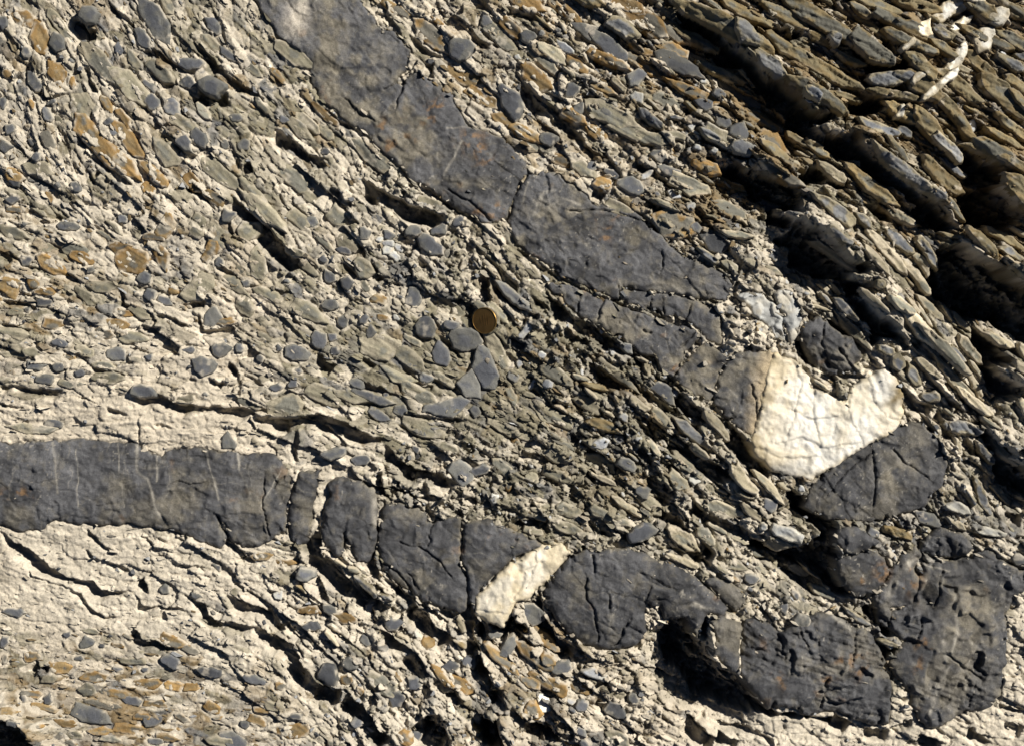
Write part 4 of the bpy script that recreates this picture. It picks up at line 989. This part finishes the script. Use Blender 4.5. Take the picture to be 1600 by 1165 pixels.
# the rock: one sheet, fine in the photographed part, stretching out to the horizon
ext = []
d_ = ST
p_ = 0.0
while p_ < 90000:
    d_ = min(d_ * 1.12, 8.0) if p_ < 700 else d_ * (1.22 if p_ < 4000 else 1.6)
    p_ += d_
    ext.append(p_)
ext = np.array(ext)
AX = np.concatenate([GX[0] - ext[::-1], GX, GX[-1] + ext])
AY = np.concatenate([GY[0] - ext[::-1], GY, GY[-1] + ext])
ne = len(ext)


def fold(A, G, n):
    """outside the photographed part the same rock goes on, folded back over itself"""
    i = np.round((A - G[0]) / ST).astype(int)
    i = np.mod(i, 2 * n - 2)
    return np.where(i >= n, 2 * n - 2 - i, i)


ix, iy = fold(AX, GX, NX), fold(AY, GY, NY)
inb = BSD > 0
HM = np.where(inb, BZ, H)
CM = COL.copy()
CM[inb] = np.array([.085, .082, .078]) * (1 + .3 * n60 + .3 * n12)[inb][:, None].clip(.5, 1.7)
HB = smooth_box(HM, 1)[np.ix_(iy, ix)]
CB = CM[np.ix_(iy, ix)].astype(np.float32)
HB[ne:ne + NY, ne:ne + NX] = H
CB[ne:ne + NY, ne:ne + NX] = COL
FX, FY = np.meshgrid(AX, AY)
out = np.maximum(np.maximum(GX[0] - FX, FX - GX[-1]), np.maximum(GY[0] - FY, FY - GY[-1]))
om = out > 400
hx, hy = FX[om], FY[om]
far = (14 * fbm(hx, hy, 300, 3, 4) + 8 * fbm(hx * .5 + hy * .9, hy * .5 - hx * 1.5, 60, 4, 6) + 30 * fbm(hx, hy, 3000, 2, 2) * np.clip(out[om] / 3000, 0, 1))
bl = np.clip((out[om] - 400) / 500, 0, 1)
HB[om] = HB[om] * (1 - bl) + far * bl
fc = sstep(-.5, .5, fbm(hx, hy, 120, 4, 8))[:, None]
CB[om] = CB[om] * (1 - bl[:, None]) + bl[:, None] * (C_OLIVE * (1 - fc) + C_CREAM * .85 * fc)
ny, nx = HB.shape
V = np.stack([(FX - 800) * S, (582.5 - FY) * S, HB * S], -1).reshape(-1, 3)
I = np.arange(ny * nx, dtype=np.int32).reshape(ny, nx)
Q = np.stack([I[1:, :-1], I[1:, 1:], I[:-1, 1:], I[:-1, :-1]], -1)
BS = np.full((ny, nx), -1e3, np.float32)
BS[ne:ne + NY, ne:ne + NX] = BSD
deep = np.minimum(np.minimum(BS[1:, :-1], BS[1:, 1:]), np.minimum(BS[:-1, 1:], BS[:-1, :-1])) > 9
Q = Q[~deep]
rock = link('rock_face', np_mesh('rock_face', V, Q.reshape(-1, 4), CB.reshape(-1, 3)), M['rock'])
rock['kind'] = 'structure'
rock['label'] = 'weathered face of tilted marl and limestone layers'

# ------------------------------------------------------------------ blocks and veins
DK = np.array([.065, .0645, .0655]); TAN = np.array([.20, .175, .125]); RUST = np.array([.20, .115, .05]); VEIN = np.array([.30, .275, .225])
VEINS = [([(722, 222), (707, 250), (694, 276)], 3.2), ([(826, 285), (815, 320)], 2.0), ([(850, 300), (842, 330)], 1.6), ([(872, 308), (905, 320)], 3), ([(700, 200), (780, 200)], 2.0),
         ([(84, 690), (88, 720), (92, 770)], 2.6), ([(215, 694), (216, 735), (232, 748), (245, 790), (256, 806)], 3.2), ([(246, 750), (248, 712)], 2.0), ([(322, 702), (330, 730), (343, 780)], 1.8),
         ([(372, 705), (374, 730), (392, 770)], 2.2), ([(185, 692), (195, 790)], 1.3), ([(584, 764), (585, 790), (586, 818)], 8), ([(834, 336), (846, 304), (864, 300), (872, 316), (858, 326)], 4), ([(1488, 930), (1492, 985), (1478, 1020)], 4), ([(1448, 1110), (1475, 1040), (1470, 1000)], 4.5),
         ([(1440, 880), (1480, 890)], 2), ([(956, 958), (955, 980)], 6), ([(1080, 940), (1110, 950)], 5), ([(1300, 958), (1330, 985)], 6), ([(1385, 925), (1400, 895), (1425, 870)], 9), ([(1395, 915), (1405, 880), (1440, 868)], 4), ([(440, 735), (410, 790)], 1.6), ([(120, 700), (125, 790)], 1.2)]
RUSTS = [(740, 218, 22, 15), (755, 240, 12, 12), (760, 330, 24, 8), (605, 222, 10, 8), (660, 178, 26, 12), (640, 225, 8, 10), (690, 165, 14, 10), (770, 346, 10, 8), (945, 372, 12, 10), (1050, 570, 12, 10), (930, 458, 12, 6), (1376, 885, 10, 16),
         (1345, 902, 8, 6), (1432, 1042, 8, 14), (1345, 1035, 16, 14), (1316, 1030, 12, 8), (1295, 1058, 10, 8), (1425, 905, 14, 22), (950, 345, 14, 8), (600, 195, 8, 8), (1220, 1060, 8, 10), (1440, 1010, 8, 8), (20, 770, 25, 10)]
TANS = [(560, 90, 40, 35), (568, 120, 20, 20), (500, 30, 26, 40), (660, 240, 40, 14), (855, 320, 30, 20), (740, 290, 50, 12), (1100, 580, 26, 30), (1140, 600, 24, 40), (1040, 445, 40, 14), (900, 460, 40, 10), (520, 175, 30, 12), (1400, 730, 40, 30), (1480, 930, 40, 30), (1540, 960, 30, 30),
        (400, 790, 30, 40), (600, 215, 40, 8), (870, 345, 50, 20), (1520, 1000, 30, 60), (1180, 570, 24, 14)]
WX2 = X + 9 * fbm(X, Y, 26, 3, 2)
WY2 = Y + 9 * fbm(X, Y, 26, 3, 5)
for b in BLOCKS:
    js, is_ = b['win']
    x, y, z, d = X[js, is_], Y[js, is_], b['z'], b['d']
    x2, y2 = WX2[js, is_], WY2[js, is_]
    cl = np.ones(x.shape + (3,), np.float32) * DK
    if b['mat'] in ('dark', 'rough'):
        cl *= 1.15 if b['group'] == UG else (1.1 if b['label'].startswith('longest') else .86)
        cl *= (1 + .3 * n60[js, is_] + .28 * n12[js, is_] + .16 * n5[js, is_] + .05 * L1[js, is_])[..., None].clip(.45, 1.9)
        dust = (.78 if b['group'] == UG else .45) * sstep(.15, 1.0, fbm(x, y, 48, 4, 9) + .25 * fbm(x, y, 9, 2, 3)) + .22 * sstep(.3, 1.0, fbm(x, y, 11, 3, 4))
        for (tx, ty, rx, ry) in TANS:
            dust = dust + .62 * np.exp(-(((x2 - tx) / rx) ** 2 + ((y2 - ty) / ry) ** 2)) * sstep(-.7, .5, fbm(x, y, 14, 3, 2))
        dust = dust + .5 * sstep(5, 0, d) * sstep(-.2, .6, fbm(x, y, 20, 2, 7))
        dust = np.clip(dust, 0, .85)[..., None]
        cl = cl * (1 - dust) + TAN * dust
        rs = .4 * sstep(1.0, 1.5, fbm(x, y, 40, 4, 1) + .3 * n12[js, is_])
        for (tx, ty, rx, ry) in RUSTS:
            rs = rs + 1.1 * np.exp(-(((x2 - tx) / rx) ** 2 + ((y2 - ty) / ry) ** 2) * 1.2) * sstep(-.2, .7, fbm(x, y, 9, 3, 5))
        rs = np.clip(rs, 0, .8)[..., None]
        cl = cl * (1 - rs) + RUST * rs
        hl = (np.clip(1 - np.abs(big.f2[js, is_] - big.f1[js, is_] - .02 * n5[js, is_]) / .03, 0, 1) * .4 * sstep(-.2, .4, vn(x, y, 45, 7)))[..., None]
        cl = cl * (1 - hl) + np.array([.17, .15, .11]) * hl
        cl = cl * (1 - .35 * sstep(.1, .8, fbm(x, y, 24, 4, 10)))[..., None]
        sp = (sstep(.72, .9, vn(x, y, 3.4, 4)) * sstep(-.1, .5, vn(x, y, 60, 6)))[..., None] * .7
        cl = cl * (1 - sp) + VEIN * sp
        for P, wv in VEINS:
            cd, t = line_dist(P, x + 1.5 * vn(x, y, 14, 2), y + 1.5 * vn(x, y, 14, 3))
            vm = (np.exp(-(np.abs(cd) / (wv * .66)) ** 2) * (.6 + .5 * vn(x, y, 12, 8)))[..., None].clip(0, .8)
            cl = cl * (1 - vm) + VEIN * vm
        if b['label'].startswith('longest'):
            # net of hairline pale veins
            for sd in range(9):
                ax_, sl = 20 + sd * 47 + 12 * math.sin(sd * 3), .12 * math.sin(sd * 5.1)
                cd = np.abs(x2 - ax_ - sl * (y - 760))
                vm = (np.exp(-(cd / .9) ** 2) * .35 * sstep(-.2, .5, vn(x, y, 40, sd)))[..., None]
                cl = cl * (1 - vm) + VEIN * vm
        if b['label'].startswith('long dark grey slab'):
            pk = np.exp(-(((x2 - 462) / 17) ** 2 + ((y2 - 32) / 22) ** 2))[..., None] * .9
            pk = np.clip(pk + .7 * np.exp(-(((x2 - 470 + (y2 - 0) * .1) / 5) ** 2))[..., None] * (y < 30)[..., None], 0, .9)
            cl = cl * (1 - pk) + np.array([.45, .40, .32]) * pk
        if 'fused to the left side' in b['label']:
            g = sstep(1168, 1200, x2 + (y2 - 600) * .15)[..., None] * .85
            cl = cl * (1 - g) + np.array([.42, .33, .2]) * g
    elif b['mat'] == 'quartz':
        cl = np.ones(x.shape + (3,), np.float32) * np.array([.70, .665, .575])
        st = np.clip(.5 * sstep(-.1, .9, fbm(x, y, 34, 4, 3)) + .4 * sstep(12, 0, d) + (.45 * sstep(1270, 1200, x2) if 'big lumpy' in b['label'] else .4), 0, .85)[..., None]
        cl = cl * (1 - st) + np.array([.58, .48, .30]) * st
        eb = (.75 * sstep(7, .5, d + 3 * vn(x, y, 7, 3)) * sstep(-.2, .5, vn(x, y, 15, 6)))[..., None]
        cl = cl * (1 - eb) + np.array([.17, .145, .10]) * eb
        hair = np.exp(-(np.abs(fbm(x, y, 30, 3, 6)) / .03) ** 2)[..., None] * .16
        cl = cl * (1 - hair) + np.array([.34, .28, .2]) * hair
        if 'big lumpy' in b['label']:
            lowg = (sstep(688, 735, y2 - .25 * (x2 - 1200)) * sstep(1290, 1230, x2))[..., None] * .7
            cl = cl * (1 - lowg) + np.array([.27, .26, .235]) * lowg
            br = np.exp(-(((x2 - 1392) / 14) ** 2 + ((y2 - 612) / 26) ** 2))[..., None]
            cl = cl * (1 - br) + np.array([.19, .14, .06]) * br
            br = (sstep(1222, 1202, x2 + (y2 - 600) * .1) * sstep(-.6, .6, fbm(x, y, 16, 2, 3)))[..., None] * .6
            cl = cl * (1 - br) + np.array([.36, .28, .15]) * br
        else:
            br = (sstep(845, 875, x2 + (y2 - 880) * .7))[..., None] * .35
            cl = cl * (1 - br) + np.array([.42, .37, .28]) * br
    else:
        cl = np.ones(x.shape + (3,), np.float32) * np.array([.36, .36, .335])
        st = (.7 * sstep(-.3, .6, fbm(x, y, 22, 4, 3)))[..., None]
        cl = cl * (1 - st) + np.array([.47, .42, .32]) * st
    keepv = d > -6.5
    idx = -np.ones(x.shape, np.int32)
    q = keepv[1:, :-1] & keepv[1:, 1:] & keepv[:-1, 1:] & keepv[:-1, :-1]
    used = np.zeros(x.shape, bool)
    used[1:, :-1] |= q; used[1:, 1:] |= q; used[:-1, 1:] |= q; used[:-1, :-1] |= q
    idx[used] = np.arange(used.sum())
    Qb = np.stack([idx[1:, :-1], idx[1:, 1:], idx[:-1, 1:], idx[:-1, :-1]], -1)[q]
    P = np.array(b['P'])
    cx, cy = np.clip(P[:, 0].mean(), 0, 1600), np.clip(P[:, 1].mean(), 0, 1165)
    oz = float(np.median(z[d > 0]))
    Vb = np.stack([(x[used] - cx) * S, (cy - y[used]) * S, (z[used] - oz) * S], -1)
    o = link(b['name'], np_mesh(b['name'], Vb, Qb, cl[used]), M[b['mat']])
    o.location = w3(cx, cy, oz)
    o['label'] = b['label']
    o['category'] = 'quartz vein' if b['mat'] == 'quartz' else ('slate slab' if b['mat'] == 'pale' else 'rock block')
    if b['group']:
        o['group'] = b['group']

# ------------------------------------------------------------------ stones
TOPS = np.where(BSD > 0, np.maximum(H, BZ), H)


HS = smooth_box(smooth_box(H + VD * .75, 7), 7)     # gentle shape of the face, voids mostly bridged
TINTS = {   # core, body, rind
    'grey_pebble': ((.078, .081, .088), (.092, .094, .097), (.13, .127, .112)),
    'olive_clast': ((.14, .135, .108), (.19, .172, .118), (.25, .22, .155)),
    'brown_clast': ((.13, .12, .095), (.20, .14, .064), (.225, .14, .052)),
    'brown_slab': ((.125, .12, .095), (.162, .133, .074), (.182, .135, .064)),
    'olive_slab': ((.16, .155, .12), (.26, .225, .15), (.36, .31, .22)),
    'grey_slab': ((.10, .105, .112), (.15, .15, .145), (.21, .18, .115)),
    'pale_slab': ((.20, .205, .20), (.27, .265, .24), (.36, .34, .28)),
    'pale_chip': ((.30, .31, .32), (.34, .34, .33), (.40, .39, .34)),
    'white_vein': ((.66, .63, .55), (.58, .54, .44), (.40, .34, .23))}


def stone_patch(name, x0, y0, l, wd, a, rise, th, seed, parent, kind, tilt=.05, npt=None):
    """a stone as its own closed-sided body: angular outline, near-flat uneven top, sides running down into the rock"""
    r = np.random.default_rng(seed)
    n = npt or int(r.integers(5, 9))
    ang = (np.arange(n) + r.uniform(-.33, .33, n)) * 2 * math.pi / n
    pw = 2.5
    rad = (np.abs(np.cos(ang)) ** pw + np.abs(np.sin(ang)) ** pw) ** (-1 / pw) * (1.07 + r.normal(0, .11, n))
    u, v = rad * np.cos(ang) * l / 2, rad * np.sin(ang) * wd / 2
    bow = r.normal(0, .10) * wd
    v = v + bow * ((u / (l / 2)) ** 2 - .4)
    P = np.stack([x0 + u * math.cos(a) - v * math.sin(a), y0 + u * math.sin(a) + v * math.cos(a)], 1)
    pad = 9
    js, is_ = window(P[:, 0].min() - pad, P[:, 0].max() + pad, P[:, 1].min() - pad, P[:, 1].max() + pad)
    x, y = X[js, is_], Y[js, is_]
    if x.size == 0 or min(x.shape) < 4:
        return None
    d = poly_sdf(P, x, y) + (1.0 if kind == 'white_vein' else .55) * jag[js, is_] * min(1, wd / 14) - .6
    if (d > 0).sum() < 6:
        return None
    lu = (x - x0) * math.cos(a) + (y - y0) * math.sin(a)
    lv = (y - y0) * math.cos(a) - (x - x0) * math.sin(a)
    z0 = float(np.percentile(TOPS[js, is_][d > 0], 78 if kind == 'grey_pebble' else 68))
    zs = HS[js, is_]
    zs = zs - float(zs[d > 0].mean())
    soft = 'clast' in kind or 'slab' in kind
    z = z0 + rise + .35 * zs + r.normal(0, tilt) * lu * .5 + r.normal(0, tilt) * lv
    slab = 'slab' in kind
    amp = (1.9 if kind == 'white_vein' else .95 if slab else .7) * min(1, wd / 16)
    z = z + amp * (.8 * n12[js, is_] + .35 * n5[js, is_] + (.7 if slab else .3) * np.clip(facet_mid[js, is_], -4, 4))
    if soft:
        z = z + (.6 if slab else .4) * L1[js, is_] + (1.3 if slab else .6) * L2[js, is_] * min(1, wd / 20)
    if slab:
        z = z - 2.4 * (1 - np.clip(lam.gap[js, is_] / .2, 0, 1)) * (vn(x, y, 50, seed % 9) > .2)
    rr = float(np.clip(wd * .16, 1.4, 4.5))
    di = np.clip(d, 0, rr)
    z = z - rr * .5 * (1 - np.sqrt(np.clip(1 - (1 - di / rr) ** 2, 0, 1)))
    z = np.where(d < 0, z - np.minimum(th * 1.3 + 6, -d * 8), z)
    c0, c1, c2 = [np.array(c) for c in TINTS[kind]]
    dn = d / (wd * .5) + .55 * fbm(x + seed * 31.0, y, 15, 3, 3) + r.normal(0, .15)
    t1 = sstep(.05, .55, dn)[..., None]
    cl = c2 * (1 - t1) + c1 * t1
    t2 = sstep(.55, .95, dn + .18 * L2[js, is_] * soft + r.normal(-.15 if slab else 0, .25))[..., None]
    cl = cl * (1 - t2) + c0 * t2
    cl = cl * math.exp(r.normal(0, .2)) * (1 + .10 * n12[js, is_] + (.09 * L1[js, is_] if soft else .04 * n5[js, is_]))[..., None].clip(.5, 1.6)
    if kind != 'white_vein':
        du = (.6 * sstep(.85, 1.4, fbm(x, y, 26, 4, 5) + .3 * n5[js, is_] + .3 * CREAM[js, is_]))[..., None]
        cl = cl * (1 - du) + C_CREAM * .85 * du
    ed = ((.85 if 'clast' in kind else .7) * sstep(max(3.5, .2 * wd) if 'clast' in kind else 3.0, .2, d) * sstep(-.3, .5, vn(x, y, 9, seed % 10)) )[..., None]
    cl = cl * (1 - ed) + (COL[js, is_] * .7 + C_CREAM * .3) * ed
    kv = d > -3.2
    q = kv[1:, :-1] & kv[1:, 1:] & kv[:-1, 1:] & kv[:-1, :-1]
    used = np.zeros(x.shape, bool)
    used[1:, :-1] |= q; used[1:, 1:] |= q; used[:-1, 1:] |= q; used[:-1, :-1] |= q
    idx = -np.ones(x.shape, np.int32)
    idx[used] = np.arange(used.sum())
    Qb = np.stack([idx[1:, :-1], idx[1:, 1:], idx[:-1, 1:], idx[:-1, :-1]], -1)[q]
    Vb = np.stack([(x[used] - x0) * S, (y0 - y[used]) * S, (z[used] - z0) * S], -1)
    o = link(name, np_mesh(name, Vb, Qb, cl[used]), M['stone' if kind != 'white_vein' else 'quartz'], parent)
    o.location = w3(x0, y0, z0)
    TOPS[js, is_] = np.where(d > 0, np.maximum(TOPS[js, is_], z), TOPS[js, is_])
    return o


r3 = np.random.default_rng(77)
for i, (kind, x, y, l, wd, a) in enumerate(CLASTS):
    jj, ii = min(NY - 1, max(0, int((y - GY[0]) / ST))), min(NX - 1, max(0, int((x - GX[0]) / ST)))
    if 'slab' in kind:
        stone_patch(kind, x, y, l * 1.06, wd * 1.02, a, .2 * wd + 6, .5 * wd + 10, 1000 + i, rock, kind, .10, int(r3.integers(8, 13)))
    elif kind == 'pale_chip':
        stone_patch(kind, x, y, l, wd, a, 2.5, 4, 1000 + i, rock, kind, .22, int(r3.integers(5, 8)))
    else:
        rise = ({'grey_pebble': .07, 'olive_clast': .01, 'brown_clast': .01}[kind] * wd + (1.0 if kind == 'grey_pebble' else .5) + r3.uniform(-.5, 1.3)) * (.5 + .6 * REL[jj, ii])
        stone_patch(kind, x, y, l * 1.04, wd * 1.04, a, rise, .4 * wd + 4, 1000 + i, rock, kind, .06)

for i, (r, row, kind, label, rise) in enumerate(TOPL):
    x, y = pt(r, row[0], row[1])
    s = SCL[r]
    o = stone_patch(kind, x, y, row[2] * s, row[3] * s, math.radians(row[4]), rise, .5 * row[3] * s + rise, 5000 + i, None, kind, .03, 10)
    o['label'] = label
    o['category'] = 'pebble'

VN_ = [((1230, 50, 170, 60, -30), 'ragged white quartz streak slanting beside the patch cut by the top edge'), ((1270, 118, 110, 32, -35), 'short pale quartz streak under the topmost white streak'),
       ((1440, 90, 90, 60, -60), 'upper blocky white quartz stub in the upper right corner'), ((1375, 190, 110, 72, -70), 'lower blocky white quartz stub, just over a small black hole'),
       ((1105, 150, 70, 60, 70), 'white quartz triangle capping a grey slab in the upper right'), ((1020, 225, 80, 28, -40), 'thin curved white quartz lick on a brown slab'),
       ((1245, 290, 160, 45, -58), 'upper length of the long crooked white quartz vein'), ((1170, 400, 200, 34, -38), 'lower tapering length of the long crooked white quartz vein'),
       ((1075, 365, 110, 32, -35), 'white smear of quartz on a pale grey slab'), ((1000, 515, 70, 30, -65), 'narrow white quartz band across a grey-brown slab'), ((1330, 5, 90, 45, 10), 'white quartz patch cut by the top edge')]
for i, (row, label) in enumerate(VN_):
    x, y = pt('D', row[0], row[1])
    s = SCL['D']
    o = stone_patch('quartz_vein', x, y, row[2] * s * 1.1, row[3] * s * 1.3, math.radians(row[4]), 2.5, 10, 6000 + i, None, 'white_vein', .05, 13)
    o['label'] = label
    o['category'] = 'quartz vein'
x, y = pt('H', 1555, 112)
o = stone_patch('quartz_vein', x, y, 30, 24, .2, 30, 40, 6100, None, 'white_vein', .04, 10)
o['label'] = 'round white quartz lump lit beside the largest black hollow'
o['category'] = 'quartz vein'

# ------------------------------------------------------------------ loose flakes and crumbs: too many to count
r4 = np.random.default_rng(99)
FV, FF, FC = [], [], []
nf = 0
tries = 0
while nf < 11000 and tries < 90000:
    tries += 1
    x, y = r4.uniform(-40, 1640), r4.uniform(-40, 1205)
    i = int((x - GX[0]) / ST); j = int((y - GY[0]) / ST)
    if (BSD[j, i] > 3.5 and r4.random() > .012) or (VS[j, i] > -1 and r4.random() < .5) or occ[j, i]:
        continue
    sliver = r4.random() < .55
    if r4.random() > (.12 + .85 * (1 - CREAM[j, i]) if sliver else .08 + .9 * RUB[j, i] ** 1.3):
        continue
    l = (6.0 + r4.exponential(4.5)) if sliver else (3.0 + r4.exponential(2.4))
    if l > (24 if sliver else 14):
        continue
    wd = l * (r4.uniform(.2, .38) if sliver else r4.uniform(.5, .95))
    th = wd * r4.uniform(.4, .7)
    a = float(TH[j, i]) + r4.normal(0, .13 if sliver else .6)
    n = int(r4.integers(5, 8))
    ang = np.sort(r4.uniform(0, 2 * math.pi, n))
    ox, oy = np.cos(ang) * l * .5 * r4.uniform(.75, 1.15, n), np.sin(ang) * wd * .5 * r4.uniform(.75, 1.15, n)
    P0 = np.stack([np.concatenate([ox, ox * .86]), np.concatenate([oy, oy * .86]), np.concatenate([-np.ones(n) * th * .6, np.ones(n) * th * .5])], 1)
    t1, t2 = r4.normal(0, .1 if sliver else .32), r4.normal(0, .3)
    Rz = np.array([[math.cos(a), -math.sin(a), 0], [math.sin(a), math.cos(a), 0], [0, 0, 1]])
    P0[:, 2] += P0[:, 0] * t1 + P0[:, 1] * t2
    P0 = P0 @ Rz.T
    zz = (TOPS[j, i] if BSD[j, i] > -2 else H[j, i]) + th * .45
    base = len(FV)
    for p in P0:
        FV.append(((x + p[0] - 800) * S, (582.5 - y - p[1]) * S, (zz + p[2]) * S))
    for q in range(n):
        q2 = (q + 1) % n
        FF.append((base + q2, base + q, base + n + q, base + n + q2))
    FF.append(tuple(base + n + q for q in range(n - 1, -1, -1)))
    p = r4.random() + (.25 if sliver else 0)
    c = C_GREY * 1.1 if p < .10 + .2 * GREY[j, i] else (np.array([.33, .33, .32]) if p < .28 else (C_BROWN if p < .28 + .4 * BROWN[j, i] else COL[j, i]))
    c = c * math.exp(r4.normal(0, .15))
    FC += [c] * (2 * n)
    nf += 1
me = bpy.data.meshes.new('rubble')
me.from_pydata(FV, [], FF)
at = me.attributes.new('Col', 'FLOAT_COLOR', 'POINT')
c4 = np.ones((len(FV), 4), np.float32)
c4[:, :3] = np.array(FC)
at.data.foreach_set('color', c4.ravel())
rb = link('rubble', me, M['rock'])
rb['kind'] = 'stuff'
rb['label'] = 'crumbs and flakes of slate lying in the rock'

# ------------------------------------------------------------------ the coin
coin = bpy.data.objects.new('coin', None)
col.objects.link(coin)
R_ = 20.6
TT = 3.2
coin.location = w3(coin_xy[0], coin_xy[1], zc + 4.5)
coin.rotation_euler = (math.radians(5), math.radians(-24), math.radians(4))
coin['label'] = 'small brassy coin lying on the rock as a scale'
coin['category'] = 'coin'


def lathe(prof, n=64):
    V, F = [], []
    for (r, z) in prof:
        for i in range(n):
            t = 2 * math.pi * i / n
            V.append((r * math.cos(t) * S, r * math.sin(t) * S, z * S))
    for k in range(len(prof) - 1):
        for i in range(n):
            j = (i + 1) % n
            F.append((k * n + i, k * n + j, (k + 1) * n + j, (k + 1) * n + i))
    return V, F, n


V, F, n = lathe([(R_ - 1.2, 0.0), (R_ - 1.0, 0.0), (R_ - .5, 0.0), (R_, .5), (R_, TT - .5), (R_ - .5, TT), (R_ - .9, TT), (R_ - 1.2, TT - .7), (R_ - 1.2, 0)])
me = bpy.data.meshes.new('rim')
me.from_pydata(V, [], F)
me.polygons.foreach_set('use_smooth', np.ones(len(F), bool))
me.set_sharp_from_angle(angle=math.radians(35))
link('rim', me, M['coin_rim'], coin)
V, F, n = lathe([(R_ - 1.15, 0.1), (R_ - 1.15, TT - .75), (R_ - 6, TT - .7), (4, TT - .6)])
F.append(tuple(range(3 * n, 4 * n)))
F.append(tuple(range(n - 1, -1, -1)))
me = bpy.data.meshes.new('face')
me.from_pydata(V, [], F)
link('face', me, M['coin'], coin)


def bar(x0, y0, x1, y1, wd, z0, z1):
    dx, dy = x1 - x0, y1 - y0
    L = math.hypot(dx, dy)
    nx_, ny_ = -dy / L * wd / 2, dx / L * wd / 2
    b = [(x0 + nx_, y0 + ny_), (x0 - nx_, y0 - ny_), (x1 - nx_, y1 - ny_), (x1 + nx_, y1 + ny_)]
    V = [(p[0] * S, p[1] * S, z0 * S) for p in b] + [(p[0] * S, p[1] * S, z1 * S) for p in b]
    return V, [(4, 5, 6, 7), (0, 1, 5, 4), (1, 2, 6, 5), (2, 3, 7, 6), (3, 0, 4, 7)]


for (x0, y0, x1, y1) in ((-1.5, 9, -1.5, -7), (2.5, 10, 2.3, -8), (6.5, 9, 6.0, -6), (-7, 6, -6, -3)):
    V, F = bar(x0, y0, x1, y1, .9, TT - .8, TT - .35)
    me = bpy.data.meshes.new('raised_line')
    me.from_pydata(V, [], F)
    link('raised_line', me, M['coin'], coin)
